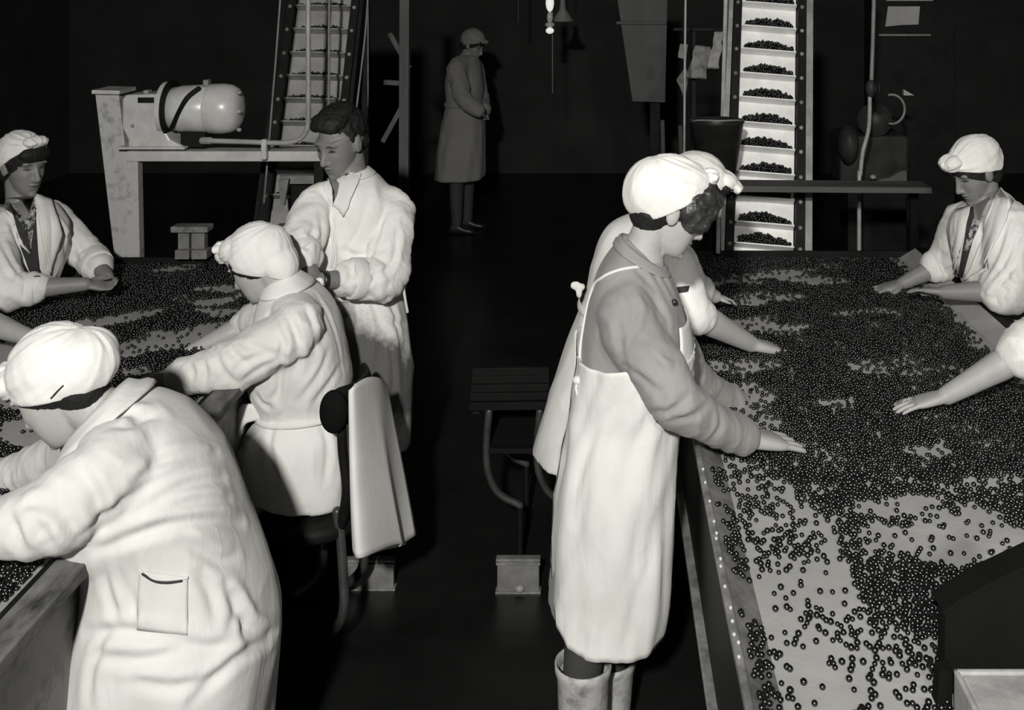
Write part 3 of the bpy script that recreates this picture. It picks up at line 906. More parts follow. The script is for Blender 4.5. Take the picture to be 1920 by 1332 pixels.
for dy in (0, .36):
    put_tube('back_post', [P(640,800,3.36)+Vector((0,dy,0)), P(643,850,3.37)+Vector((0,dy,0)), P(650,920,3.38)+Vector((0,dy,0)), P(640,985,3.42)+Vector((0,dy*.9,0))], .016, MT['black_metal'], c1)
tubem = mat('worn_tube', .05, rough=.35, var=.5, scale=9)
for dy in (0, .3):
    v = Vector((0, dy, 0))
    put_tube('cantilever_leg', [P(632,960,3.42)+v, P(638,1000,3.42)+v, P(643,1070,3.42)+v, P(645,1135,3.42)+v, P(634,1172,3.44)+v, P(600,1200,3.5)+v, P(560,1211,3.53)+v, P(500,1214,3.545)+v], .016, tubem, c1)
put_tube('foot_rail', [P(600,955,3.6), P(603,1010,3.6), P(604,1050,3.6), P(590,1085,3.58), P(555,1112,3.56)], .017, tubem, c1)

tw = thing('towel', (P(700,900,3.5).x, 3.48, P(700,900,3.5).z), 'pale towel draped over the back of the dark tubular chair', 'towel')
def sheet(name, top, bot, waves, amp, m, parent, nu=40, nv=30, bulge=0.0):
    v = []; f = []
    tp = np.array([tuple(q) for q in top]); bt = np.array([tuple(q) for q in bot])
    for j in range(nv+1):
        for i in range(nu+1):
            u, w = i/nu, j/nv
            a = crom(tp, u*(len(tp)-1)); b = crom(bt, u*(len(bt)-1))
            p = a*(1-w)+b*w
            p[1] -= amp*math.sin(u*waves*2*math.pi + .5*math.sin(w*3))*(.35+.65*w)
            p[0] += amp*.35*math.cos(u*waves*2*math.pi+1)*w
            p[1] -= bulge*math.sin(math.pi*w)
            v.append(p)
    for j in range(nv):
        for i in range(nu):
            q = j*(nu+1)+i; f.append((q, q+1, q+nu+2, q+nu+1))
    o = put(name, MB().add(v, f).mesh(name), m, parent)
    s = o.modifiers.new('s', 'SOLIDIFY'); s.thickness = .005
    return o
sheet('front_fall', [P(655,732,3.30),P(668,718,3.33),P(690,710,3.42),P(712,708,3.55),P(722,722,3.66)],
      [P(660,1033,3.27),P(700,1035,3.28),P(738,1030,3.42),P(756,1016,3.52),P(776,1010,3.6)], 1.6, .034, MT['cloth'], tw)
sheet('back_fall', [P(664,720,3.36),P(690,712,3.46),P(716,716,3.62)],
      [P(664,1038,3.42),P(690,1042,3.48),P(762,1018,3.68)], 1.2, .012, MT['cloth'], tw)

c2 = thing('slatted_chair', (P(950,900,4.1).x, 4.15, 0), 'barely lit slatted bentwood chair in the dark aisle', 'chair')
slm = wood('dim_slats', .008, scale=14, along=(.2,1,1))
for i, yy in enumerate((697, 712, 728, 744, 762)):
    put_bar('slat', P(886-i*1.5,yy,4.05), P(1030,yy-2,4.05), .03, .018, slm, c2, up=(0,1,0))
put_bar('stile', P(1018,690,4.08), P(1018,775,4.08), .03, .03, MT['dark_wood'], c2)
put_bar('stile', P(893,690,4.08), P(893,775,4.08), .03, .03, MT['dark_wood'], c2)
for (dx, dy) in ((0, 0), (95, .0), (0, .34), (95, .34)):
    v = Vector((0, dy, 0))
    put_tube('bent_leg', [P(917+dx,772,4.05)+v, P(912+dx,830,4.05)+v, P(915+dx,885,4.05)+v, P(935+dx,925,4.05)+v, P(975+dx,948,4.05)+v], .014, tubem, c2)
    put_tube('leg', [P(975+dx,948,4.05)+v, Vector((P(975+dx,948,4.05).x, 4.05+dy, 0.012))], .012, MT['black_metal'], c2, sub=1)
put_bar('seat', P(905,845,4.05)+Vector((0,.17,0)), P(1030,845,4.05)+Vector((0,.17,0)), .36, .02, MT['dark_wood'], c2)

def steel_box(x0, x1, y0, y1, Y, label):
    r = thing('steel_kick_plate', (P((x0+x1)/2,y1,Y).x, Y, 0), label, 'plate')
    zt = P(0, y0, Y).z; a = P(x0, 0, Y).x; b = P(x1, 0, Y).x
    put_box('body', (a, Y, 0), (b, Y+.02, zt-.012), MT['plate'], r)
    put_box('top_flange', (a-.004, Y-.006, zt-.022), (b+.004, Y+.025, zt-.014), MT['edge'], r, .001)
    put_box('top_flange', (a-.004, Y-.006, zt-.008), (b+.004, Y+.025, zt), MT['edge'], r, .001)
    put_box('bottom_flange', (a-.006, Y-.008, .0), (b+.006, Y+.03, .008), MT['edge'], r, .001)
    return r
sb = steel_box(932, 1011, 1048, 1112, 3.87, 'low grey steel plate standing on the floor just left of the grey-sweatered woman')
c = P(974, 1106, 3.86); put('knob', MB().ell((c.x, 3.86, .022), (.018,.012,.014)).mesh('k'), MT['steel'], sb)
steel_box(640, 738, 1050, 1106, 3.89, 'low grey steel plate standing on the floor under the hanging towel')

# dark crate and pale box at the near right corner
dc = thing('metal_guard', (P(1860,1250,2.05).x, 2.05, ZB), 'black slant-topped metal guard at the near right corner of the right belt', 'guard')
put('guard_plate', prism([(1772,1146),(1806,1122),(1866,1090),(2010,1022),(2010,1345),(1772,1345)], 2.02, .05), MT['matte_black'], dc, smooth=False, bevel=.006)
put('guard_post', prism([(1762,1262),(1786,1256),(1786,1345),(1754,1345)], 1.985, .03), MT['matte_black'], dc, smooth=False)
put('top_lip', prism([(1768,1148),(1804,1122),(1866,1088),(2010,1020),(2010,1028),(1866,1097),(1806,1130),(1770,1156)], 2.015, .065), MT['matte_black'], dc, smooth=False)

pbx = thing('pale_box', (.8, 1.88, ZB), 'pale painted box in the near right corner, in front of the black crate', 'box')
px0, px1, py0, py1, pt = .645, 1.15, 1.80, 1.965, ZB+.085
put_box('front_board', (px0, py0, ZB+.001), (px1, py0+.012, pt), MT['pale_box'], pbx)
put_box('back_board', (px0, py1-.012, ZB+.001), (px1, py1, pt), MT['pale_box'], pbx)
put_box('end_board', (px0, py0, ZB+.001), (px0+.01, py1, pt), MT['pale_box'], pbx)
put_box('lid', (px0+.012, py0+.012, pt-.012), (px1, py1-.014, pt-.004), MT['pale_box'], pbx)

# ------------------------------------------------------------------ people
CAMO = Vector((0, 0, H))
class Head:
    def __init__(s, px, py, Y, fwd, roll=(0,0,1), size=1.0):
        s.C = P(px, py, Y); s.f = Vector(fwd).normalized()
        up = Vector(roll); s.u = (up - s.f*up.dot(s.f)).normalized()
        s.r = s.f.cross(s.u).normalized()
        s.M = np.array([s.r[:], s.f[:], s.u[:]]).T
        s.k = size
    def w(s, x, y, z): return Vector(np.array(s.C[:]) + s.M @ (np.array([x,y,z])*s.k))
    def ell(s, mb, c, r, tilt=0.0):
        M = s.M
        if tilt:
            ct, st = math.cos(tilt), math.sin(tilt)
            M = M @ np.array([[1,0,0],[0,ct,-st],[0,st,ct]])
        mb.ell(s.w(*c), np.array(r)*s.k, M)
    def loc(s, V): return (V - np.array(s.C[:])) @ s.M / s.k

def add_head(mb, h, male=False, ears=True):
    h.ell(mb, (0,-.014,.035), (.075,.097,.092))
    rr = [(.045,.012,.070,.080),(.015,.020,.068,.078),(-.02,.026,.063,.073),(-.055,.036,.054,.062),(-.085,.044,.042,.051),(-.105,.052,.027,.036),(-.113,.055,.015,.02)]
    if male: rr = [(z, y, a*1.05, b*1.03) for z,y,a,b in rr]
    mb.loft([list(h.w(0,y,z)) + list(np.array(h.r[:])*a*h.k) + list(np.array(h.f[:])*b*h.k) for z,y,a,b in rr], nt=3, nth=24, pw=2.2)
    # nose, lips, chin, brow, ears
    mb.tube([h.w(0,.092,.022), h.w(0,.103,-.005), h.w(0,.114,-.028)], [.0095*h.k,.0105*h.k,.0125*h.k], n=10, sub=3)
    for s in (-1,1):
        h.ell(mb, (s*.011,.102,-.034), (.0085,.010,.008))
        if ears: h.ell(mb, (s*.076,-.004,.0), (.010,.020,.033), .25)
        h.ell(mb, (s*.03,.083,.033), (.026,.011,.008))
    h.ell(mb, (0,.0985,-.0555), (.020,.0085,.0055))
    h.ell(mb, (0,.0965,-.067), (.018,.0085,.006))
    h.ell(mb, (0,.088,-.098), (.017,.013,.013))

def add_hand(mb, wr, tip, n, thumb=1, curl=.25, spread=.12, thumb_out=.7, fingers=(0,0,0,0)):
    wr = Vector(wr); tip = Vector(tip); d = (tip-wr); Lg = d.length; d.normalize()
    n = Vector(n); n = (n - d*n.dot(d)).normalized(); l = d.cross(n).normalized()*thumb
    k = Lg/.172
    mb.loft([list(wr+d*(s*k)) + list(l*a*k) + list(n*b*k) for s,a,b in ((-.02,.026,.02),(.0,.0265,.019),(.03,.034,.0175),(.065,.040,.0155),(.09,.040,.013),(.1,.034,.009))], nt=3, nth=20, pw=2.5)
    for i, (o, ln, r) in enumerate(((.031,.072,.0088),(.0105,.079,.0088),(-.0105,.074,.0085),(-.031,.058,.0078))):
        a = spread*(1.5-i) ; c = curl + fingers[i]
        base = wr + d*(.088*k) + l*(o*k)
        dd = (d*math.cos(a) + l*math.sin(a)).normalized()
        pts = [base]; ang = c*.35
        for q in (.45,.3,.25):
            st = dd*math.cos(ang) + n*math.sin(ang)
            pts.append(pts[-1] + st*(ln*q*k)); ang += c*1.0
        mb.tube(pts, [r*k, r*.97*k, r*.9*k, r*.75*k], n=10, sub=3)
    b = wr + d*(.022*k) + l*(.022*k) + n*(.004*k)
    t1 = (d*.75 + l*thumb_out + n*.25).normalized(); t2 = (d + l*thumb_out*.35 + n*.2).normalized()
    mb.tube([b, b+t1*(.036*k), b+t1*(.036*k)+t2*(.03*k), b+t1*(.036*k)+t2*(.052*k)], [.0145*k,.0115*k,.010*k,.008*k], n=10, sub=3)

def set_attr(me, name, V, typ='FLOAT_VECTOR'):
    a = me.attributes.new(name, typ, 'POINT')
    a.data.foreach_set('vector' if typ == 'FLOAT_VECTOR' else 'value', np.ascontiguousarray(V, dtype=np.float32).ravel())

class Arm:
    def __init__(s, sh, el, wr, tip=None, n=(0,0,-1), thumb=1, curl=.25, spread=.1, r=(.085,.062,.05), cuff=1.0, bare=None, thumb_out=.7, cuffw=.045, fingers=(0,0,0,0), fr=1.0):
        s.sh, s.el, s.wr, s.tip = map(Vector, (sh, el, wr, tip if tip is not None else wr))
        s.n, s.thumb, s.curl, s.spread, s.r, s.cuff, s.thumb_out, s.cuffw, s.fingers, s.fr = n, thumb, curl, spread, r, cuff, thumb_out, cuffw, fingers, fr
        s.end = s.el + (s.wr-s.el)*cuff            # where the sleeve stops

def torso_scaled(rings, k, upto):
    R = np.array(rings, float)[:upto].copy(); R[:,3:9] *= k; return R

def build_body(root, h, rings, arms, legs, m, voxel=.005, upto=6, k=.8, male=False, ears=True, name='body'):
    mb = MB()
    add_head(mb, h, male, ears)
    R = np.array(rings, float)
    nb = Vector(R[0,:3]); n1 = Vector(R[1,:3])
    mb.tube([h.w(0,-.022,-.035), h.w(0,-.022,-.07)*.5+nb*.5 + Vector((0,0,0)), nb, n1], [.052*h.k,.051*h.k,.058,.07], n=18, sub=4)
    mb.loft(torso_scaled(rings, k, upto), nt=4, nth=30)
    for a in arms:
        fm = a.el + (a.wr-a.el)*.35
        mb.tube([n1*.35+a.sh*.65, a.sh, a.sh*.4+a.el*.6, a.el, fm, a.wr], np.array([.05,.05,.044,.041,.043,.027])*a.fr, n=16, sub=4)
        if a.tip != a.wr: add_hand(mb, a.wr, a.tip, a.n, a.thumb, a.curl, a.spread, a.thumb_out, a.fingers)
    for L in legs:
        mb.tube(L, [.085,.075,.055,.05,.036][:len(L)] if len(L) == 5 else [.085,.06,.04], n=16, sub=4)
    me = fuse(mb, voxel, 4, .5)
    V = getv(me); N = getn(me); hl = h.loc(V)
    x, y, z = np.abs(hl[:,0]), hl[:,1], hl[:,2]
    inh = (y > .035) & (np.abs(z) < .13) & (x < .09)
    d = -.0085*np.exp(-((x-.031)/.014)**2 - ((z-.012)/.010)**2)
    d += .0035*np.exp(-((x-.033)/.011)**2 - ((z-.009)/.006)**2)      # lids
    d -= .0028*np.exp(-((x)/.02)**2 - ((z+.0605)/.0025)**2)           # mouth line
    d -= .003*np.exp(-((x-.0)/.013)**2 - ((z+.08)/.006)**2)
    d += .003*np.exp(-((x-.045)/.016)**2 - ((z+.018)/.016)**2)        # cheeks
    d = np.where(inh, d, 0)*h.k
    setv(me, V + N*d[:,None])
    set_attr(me, 'hl', h.loc(getv(me)))
    return put(name, me, m, root)

def seg_param(p, a, b):
    d = b-a; L2 = d.dot(d)
    t = max(0, min(1, (p-a).dot(d)/L2))
    return t, (p-(a+d*t)).length

def build_coat(root, rings, arms, m, name='coat', voxel=.008, pleat=None, fold=.006, ffreq=(9,9,4), sleeve_fold=.008, smooth=6, seed=0.0, pw=2.35, dirt=None, extra=None):
    mb = MB()
    mb.loft(rings, nt=6, nth=64, mod=pleat, pw=pw)
    R = np.array(rings, float); n1 = Vector(R[1,:3])
    for a in arms:
        mb.tube([n1*.45+a.sh*.55, a.sh, a.sh*.45+a.el*.55, a.el, a.end], [a.r[0]*.95, a.r[0], (a.r[0]+a.r[1])/2*1.02, a.r[1], a.r[2]], n=22, sub=5)
    if extra: extra(mb)
    me = fuse(mb, voxel, smooth)
    fx, fy, fz = ffreq
    def fn(p, n):
        q = Vector(p)
        w = noise.noise_vector(q*3.1 + Vector((seed,)*3))*.10
        q2 = q + w
        d = fold*.9*noise.noise(Vector((q2.x*fx*.6+seed, q2.y*fy*.6, q2.z*fz*.6)))
        rr = 1-abs(noise.noise(Vector((q2.x*fx+seed*2, q2.y*fy, q2.z*fz))))*2.2
        d += fold*max(rr, -.4)
        for a in arms:
            for s0, s1 in ((a.sh, a.el), (a.el, a.end)):
                t, dist = seg_param(q, s0, s1)
                if dist < a.r[0]*1.35:
                    ax = (s1-s0); L = ax.length
                    k = 1-sstep(a.r[0]*1.0, a.r[0]*1.35, dist)
                    s = t*L
                    e = q-(s0+ax*t)
                    g = noise.noise(Vector((s*15 + e.x*9 + e.z*7 + seed, e.x*11 + seed, e.z*11 + e.y*6 + 3)))
                    g2 = noise.noise(Vector((s*34 - e.x*14 + seed, e.x*16, e.z*16 + e.y*9 + 7)))
                    d += sleeve_fold*k*(.55-abs(g)*1.5 - max(0, .12-abs(g2))*2.2)*(.45+.55*abs(2*t-1))
        return d
    displace(me, fn)
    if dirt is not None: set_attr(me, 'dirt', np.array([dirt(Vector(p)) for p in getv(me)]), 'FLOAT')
    o = put(name, me, m, root)
    return o

def crease(o, lines, depth=.006, width=.012):
    """press folds into a garment along lines given by where they show in the picture"""
    bv = bvh_of(o); off = np.array(o.parent.location[:])
    V = getv(o.data); N = getn(o.data); W = V + off
    D = np.zeros(len(V))
    for ln in lines:
        dep, wid = depth, width
        if isinstance(ln[-1], dict): dep = ln[-1].get('d', depth); wid = ln[-1].get('w', width); ln = ln[:-1]
        pts = np.array(ln, float)
        dense = [crom(pts, t) for t in np.linspace(0, len(pts)-1, (len(pts)-1)*5+1)] if len(pts) > 2 else [pts[0]*(1-t)+pts[1]*t for t in np.linspace(0,1,6)]
        Q = [on(bv, x, y) for x, y in dense]; Q = [np.array(q[:]) for q in Q if q is not None]
        if len(Q) < 2: continue
        Q = np.array(Q)
        best = np.full(len(V), 9.0); side = np.zeros(len(V)); tt = np.zeros(len(V))
        lo = Q.min(0)-wid*5; hi = Q.max(0)+wid*5
        sel = np.where(((W > lo) & (W < hi)).all(1))[0]
        if not len(sel): continue
        w = W[sel]; n = N[sel]; bb = np.full(len(sel), 9.0); sd = np.zeros(len(sel)); t_ = np.zeros(len(sel))
        for i in range(len(Q)-1):
            a, d = Q[i], Q[i+1]-Q[i]; L2 = d @ d
            if L2 < 1e-9 or L2 > .01: continue
            t = np.clip(((w-a) @ d)/L2, 0, 1); e = w-(a+t[:,None]*d); ds = np.linalg.norm(e, axis=1)
            k = ds < bb
            bb[k] = ds[k]; t_[k] = (i+t[k])/(len(Q)-1)
            sd[k] = np.sign(np.einsum('ij,ij->i', np.cross(np.broadcast_to(d, e.shape), e), n))[k]
        tap = np.sin(np.pi*np.clip(t_*.94+.03, 0, 1))**.5
        xx = bb*sd/wid
        f = -np.exp(-xx**2) + .75*np.exp(-((xx-1.9)/1.1)**2) + .25*np.exp(-((xx+1.9)/1.1)**2)
        D[sel] += dep*f*tap
    setv(o.data, V + N*D[:,None])

def bvh_of(*objs):
    V = []; Fc = []
    for o in objs:
        off = Vector((0,0,0)); q = o.parent
        while q is not None: off += q.location; q = q.parent
        k = len(V)
        V += [v.co + off for v in o.data.vertices]
        Fc += [tuple(i+k for i in p.vertices) for p in o.data.polygons]
    return BVHTree.FromPolygons(V, Fc)

def on(bvh, px, py, off=.0, fallback=None):
    d = (P(px, py, 1.0) - CAMO).normalized()
    loc, nrm, i, dist = bvh.ray_cast(CAMO, d)
    if loc is None: return fallback
    if nrm.dot(d) > 0: nrm = -nrm
    return loc + nrm*off

def patch(name, bvh, quad, m, parent, off=.004, n=14, k=14, th=.003, smooth=3):
    """a piece of cloth laid on a garment; quad = its four corners as seen in the picture (edges may be given as longer lists)"""
    a, b, c, d = [np.array(q, float) for q in quad]
    v = []; f = []; last = None
    for j in range(k+1):
        for i in range(n+1):
            u, w = i/n, j/k
            p = (a*(1-u)+b*u)*(1-w) + (d*(1-u)+c*u)*w
            q = on(bvh, p[0], p[1], off, last)
            if q is None: q = P(p[0], p[1], 4)
            last = q
            v.append(q)
    v = np.array([tuple(q) for q in v]).reshape(k+1, n+1, 3)
    for _ in range(smooth):
        v2 = v.copy(); v2[1:-1,1:-1] = (v[:-2,1:-1]+v[2:,1:-1]+v[1:-1,:-2]+v[1:-1,2:])/4*.6 + v[1:-1,1:-1]*.4; v = v2
    for j in range(k):
        for i in range(n):
            q = j*(n+1)+i; f.append((q, q+1, q+n+2, q+n+1))
    me = MB().add(v.reshape(-1,3), f).mesh(name)
    o = put(name, me, m, parent)
    s = o.modifiers.new('s', 'SOLIDIFY'); s.thickness = th; s.offset = 0
    return o

def strip(name, bvh, pts, rad, m, parent, off=.003, n=8):
    """a cord or seam lying on a garment along picture points"""
    w = [on(bvh, x, y, off) for x, y in pts]; w = [q for q in w if q is not None]
    if len(w) < 2: return None
    return put_tube(name, w, rad, m, parent, n=n, sub=4)

def cuff(root, a, m, scale=1.12):
    d = (a.end-a.el).normalized()
    r = a.r[2]*scale
    pts = [a.end - d*a.cuffw, a.end - d*a.cuffw*.7, a.end - d*a.cuffw*.2, a.end + d*.006, a.end + d*.008]
    mb = MB().tube(pts, [r*.97, r*1.05, r*1.06, r*1.0, r*.8], n=28, sub=3, caps=False)
    me = mb.mesh('cuff')
    displace(me, lambda p, n: .004*noise.noise(Vector(p)*38))
    return put('rolled_cuff', me, m, root)

def band(name, rings, t0, t1, m, parent, off=.008, nth=64, nt=5, pw=2.35, mod=None):
    """a belt or collar that goes all the way round a body"""
    v = []; f = []
    R = np.array(rings, float)
    for j in range(nt+1):
        t = t0 + (t1-t0)*j/nt; c = crom(R, t)[:3]
        for i in range(nth):
            p = ring_pt(R, t, 2*math.pi*i/nth, pw); d = p-c; L = np.linalg.norm(d)
            o2 = off*(1+.35*math.sin(math.pi*j/nt)) + (mod(j/nt, 2*math.pi*i/nth) if mod else 0)
            v.append(p + d/L*o2)
    for j in range(nt):
        for i in range(nth):
            a = j*nth+i; b = j*nth+(i+1)%nth; f.append((a, b, b+nth, a+nth))
    o = put(name, MB().add(v, f).mesh(name), m, parent)
    s = o.modifiers.new('s', 'SOLIDIFY'); s.thickness = .004
    return o

def scarf(root, h, m, front=(.088,.060), back=(-.10,-.045), grow=1.0, extra=(), seed=0.0, knot=(0,.098,.082), knotr=.022, sides=True):
    """kerchief wrapped round the head and tied in front"""
    mb = MB()
    h.ell(mb, (0,-.016,.038), (.089*grow,.112*grow,.106*grow))
    for c, r in extra: h.ell(mb, c, r)
    if knotr:
        h.ell(mb, knot, (knotr*1.5, knotr, knotr))
    me = fuse(mb, .0045, 5)
    f = Vector((0,front[0],front[1])); b = Vector((0,back[0],back[1]))
    d = (f-b).normalized(); nl = Vector((0,-d.z,d.y))
    co = h.w(*f); no = Vector(h.M @ np.array(nl[:]))
    cut(me, co, no)
    K = np.array(knot)
    def fn(p, n):
        q = np.array(h.loc(np.array([p]))[0])
        e = q-K; L = np.linalg.norm(e)+1e-6
        ang = math.atan2(e[0], e[2]+.02)
        g = 1-abs(noise.noise(Vector((ang*2.6+seed, L*7, seed))))*2.2
        g2 = noise.noise(Vector(q.tolist())*22 + Vector((seed,0,0)))
        st = 1-abs(noise.noise(Vector((ang*3.4+seed*3+g2*.25, L*2.2, seed+5))))*2.4
        return (.006*g*math.exp(-L*4) + .0022*g2 + .0016*st*sstep(.0,.06,L))*h.k
    displace(me, fn)
    o = put('headscarf', me, m, root)
    if knotr:
        mk = MB()
        kk = Vector(knot)
        h.ell(mk, (kk.x, kk.y+.012, kk.z+.006), (knotr*.75, knotr*.7, knotr*.75))
        for s in (-1, 1):
            h.ell(mk, (kk.x+s*knotr*1.2, kk.y+.004, kk.z+.004), (knotr*1.0, knotr*.55, knotr*.7))
        km = fuse(mk, .004, 3)
        displace(km, lambda p, n: .003*noise.noise(Vector(p)*60))
        put('scarf_knot', km, m, o)
    return o

def hair(root, h, m, blobs, amp=.0028, freq=34, cutp=None):
    mb = MB()
    for c, r in blobs: h.ell(mb, c, r)
    me = fuse(mb, .0045, 3)
    displace(me, lambda p, n: amp*noise.noise(Vector(p)*freq) + amp*.7*noise.noise(Vector(p)*freq*2.3))
    return put('hair', me, m, root)

HAIRCAP = [((0,-.018,.036), (.082,.101,.096)), ((0,-.05,-.03), (.062,.06,.055))]

def hair_cap(root, h, m, front=(.10,.046), back=(-.10,-.105), r=(.084,.109,.099), seed=0.0, bang=.0, nape=True):
    """smooth hair that shows as a band between kerchief and face"""
    mb = MB()
    h.ell(mb, (0,-.010,.036), r, 0.0)
    if nape: h.ell(mb, (0,-.045,-.02), (.072,.062,.07))
    if bang: h.ell(mb, (0,.072,.072), (.066,.034,.034))
    me = fuse(mb, .0045, 5)
    f = Vector((0,front[0],front[1])); b = Vector((0,back[0],back[1])); d = (f-b).normalized(); nl = Vector((0,-d.z,d.y))
    cut(me, h.w(*f), Vector(h.M @ np.array(nl[:])))
    def fn(p, n):
        q = h.loc(np.array([p]))[0]
        a = math.atan2(q[0], q[2])
        return .0022*noise.noise(Vector((a*9+seed, q[1]*22, seed))) + .0016*noise.noise(Vector((a*26, q[1]*30, seed+3)))
    displace(me, fn)
    return put('hair', me, m, root)


def shoes(root, feet, m, fwd=(1,0,0), name='shoe'):
    f = Vector(fwd).normalized(); s = f.cross(Vector((0,0,1)))
    for p in feet:
        mb = MB(); p = Vector(p)
        mb.loft([list(p + f*a + Vector((0,0,hh))) + list(s*w) + list(Vector((0,0,1))*hh) for a, w, hh in ((-.07,.025,.03),(-.05,.034,.045),(0,.036,.05),(.07,.042,.032),(.13,.042,.025),(.165,.02,.015))], nt=3, nth=20)
        put(name, mb.mesh('shoe'), m, root)

def person(x, y, label):
    return thing('person', (x, y, 0), label, 'person')

# ---- woman in grey sweater and bib apron, standing at the right table
def woman_apron():
    Y = 3.0
    root = person(P(1140,0,Y).x, Y, 'woman in grey sweater, white bib apron and white headscarf, spreading her hand over berries')
    h = Head(1254, 393, Y, (.86, .12, -.47))
    R = [RS((1172,440),(1240,495),Y,.062), RS((1140,476),(1262,530),Y,.12), RS((1112,535),(1280,585),Y,.185), RS((1095,605),(1290,640),Y,.185),
         RS((1086,690),(1285,700),Y,.17), RS((1074,775),(1262,785),Y,.155), RS((1056,880),(1250,890),Y,.18), RS((1042,1000),(1246,1000),Y,.19), RS((1030,1118),(1232,1118),Y,.19)]
    A = [Arm(P(1178,610,2.84), P(1276,762,2.80), P(1400,822,2.96), P(1503,830,3.08), n=(0,.1,-1), thumb=1, curl=.06, spread=.07, r=(.078,.066,.047), cuff=.92, thumb_out=.35, fr=1.0),
         Arm(P(1230,600,3.18), P(1300,720,3.3), P(1385,760,3.42), P(1440,780,3.5), n=(0,0,-1), thumb=-1, curl=.2, r=(.075,.06,.045), cuff=.95)]
    legs = [[P(1130,900,2.93), P(1120,1050,2.93), P(1100,1190,2.93), P(1092,1260,2.93), P(1090,1400,2.93)],
            [P(1150,900,3.1), P(1150,1050,3.1), P(1150,1180,3.1), P(1140,1250,3.1), P(1140,1340,3.1)]]
    body = build_body(root, h, R, A, legs, MT['skin_a'], upto=7)
    pl = lambda t, th: .012*math.sin(th*9+1.3*math.sin(t*2))*sstep(4.5, 7, t)
    sw = build_coat(root, R, A, MT['sweater'], 'sweater_dress', pleat=pl, fold=.005, seed=1.0)
    crease(sw, [[(1205,535),(1225,560),(1250,600)],[(1178,548),(1190,580),(1180,620)],[(1215,650),(1250,665),(1275,668)],[(1180,690),(1215,720),(1240,740)],[(1225,775),(1262,770),(1300,735)],[(1255,790),(1300,780),(1330,760)],[(1330,830),(1352,800),(1350,775)],[(1160,600),(1165,660),(1180,720)],
        [(1205,470),(1235,510),(1258,548)],[(1190,470),(1225,515),(1250,560)],[(1180,485),(1212,525),(1240,565)],[(1195,640),(1235,690),(1240,700)]], depth=.006, width=.011)
    bv = bvh_of(sw)
    # apron skirt: wraps round, rounded lower corner at the back
    n, k = 72, 46; v = []; f = []
    Ra = [RS((1089,630),(1291,640),Y,.182), RS((1086,695),(1284,700),Y,.172), RS((1075,775),(1266,785),Y,.16), RS((1056,880),(1253,890),Y,.19), RS((1047,1000),(1249,1000),Y,.2), RS((1045,1100),(1243,1100),Y,.205), RS((1046,1180),(1236,1180),Y,.205), RS((1050,1240),(1232,1240),Y,.2)]
    Ra = np.array(Ra)
    th0, th1 = math.pi*1.06, math.pi*2.92        # from the back edge round the near side and the front to the far side
    for j in range(k+1):
        for i in range(n+1):
            u = i/n; th = th0 + (th1-th0)*u
            corner = math.exp(-(u/.10)**2)
            t1 = 5.58 - .95*corner - .10*math.exp(-((u-.62)/.10)**2)
            t0 = .1 + .05*math.sin(u*6) - .9*0
            topdrop = .25*math.exp(-((u-.22)/.12)**2)
            t0 = .38 - .30*sstep(.12, .30, u)
            t = t0 + (t1-t0)*j/k
            c = crom(Ra, t)[:3]; p = ring_pt(Ra, t, th, 2.3); d = p-c; L = np.linalg.norm(d)
            o = .014 + .010*noise.noise(Vector((th*2.2, t*.8, 4))) + .020*sstep(1.5,5,t)*noise.noise(Vector((th*3.0, t*.3, 9))) + .006*(1-abs(noise.noise(Vector((th*4+t*.5, t*.7, 2))))*3)
            v.append(p + d/L*o)
    for j in range(k):
        for i in range(n):
            q = j*(n+1)+i; f.append((q, q+1, q+n+2, q+n+1))
    ap = put('apron', MB().add(v, f).mesh('apron'), MT['apron'], root)
    s = ap.modifiers.new('s', 'SOLIDIFY'); s.thickness = .004
    # bib over the chest
    v = []; f = []
    Rr = np.array(R)
    for j in range(13):
        t = 4.05 - 2.0*j/12
        for i in range(17):
            th = math.pi*(-.30 + .60*i/16)*(1-.25*j/12)
            c = crom(Rr, t)[:3]; p = ring_pt(Rr, t, th, 2.35); d = p-c; v.append(p + d/np.linalg.norm(d)*.014)
    for j in range(12):
        for i in range(16):
            q = j*17+i; f.append((q, q+1, q+18, q+17))
    bb = put('bib', MB().add(v, f).mesh('bib'), MT['apron'], ap)
    s = bb.modifiers.new('s', 'SOLIDIFY'); s.thickness = .004
    strip('shoulder_strap', bv, [(1226,500),(1192,502),(1160,508),(1130,522),(1110,548),(1100,575),(1093,610),(1090,650),(1092,700)], .0045, MT['apron'], ap, .003)
    kp = on(bv, 1093, 712, .016) or P(1093,712,2.9)
    put('apron_knot', MB().ell(kp, (.014,.014,.012)).mesh('k'), MT['apron'], ap)
    put_tube('tie_end', [kp, kp+Vector((-.004,-.01,-.02)), kp+Vector((.003,-.008,-.05))], .0035, MT['apron'], ap)
    # collar
    band('collar', R, .12, .6, MT['sweater'], sw, off=.004, mod=lambda w, th: .0025*math.sin(w*12))
    for q in ((1262,568),):
        c = on(bv, *q, .004)
        if c: put('button', MB().ell(c, (.009,.007,.009)).mesh('b'), MT['shoe'], root)
    hair_cap(root, h, MT['hair'], front=(.09,.03), back=(-.10,-.13), r=(.083,.104,.097))
    cu = hair(root, h, MT['hair_c'], [((0,.066,.078), (.076,.05,.052)), ((.035,.088,.05), (.048,.034,.035)), ((-.02,.095,.052), (.05,.03,.035)), ((.072,.045,.04), (.021,.042,.045)), ((-.068,.045,.035), (.02,.04,.045)),
                 ((.045,.085,.015),(.035,.028,.028)), ((.066,.055,.008),(.018,.03,.032)), ((0,.098,.078),(.055,.035,.04)), ((.02,.104,.035),(.03,.02,.022))], amp=.0045, freq=38)
    cu.name = 'curls'
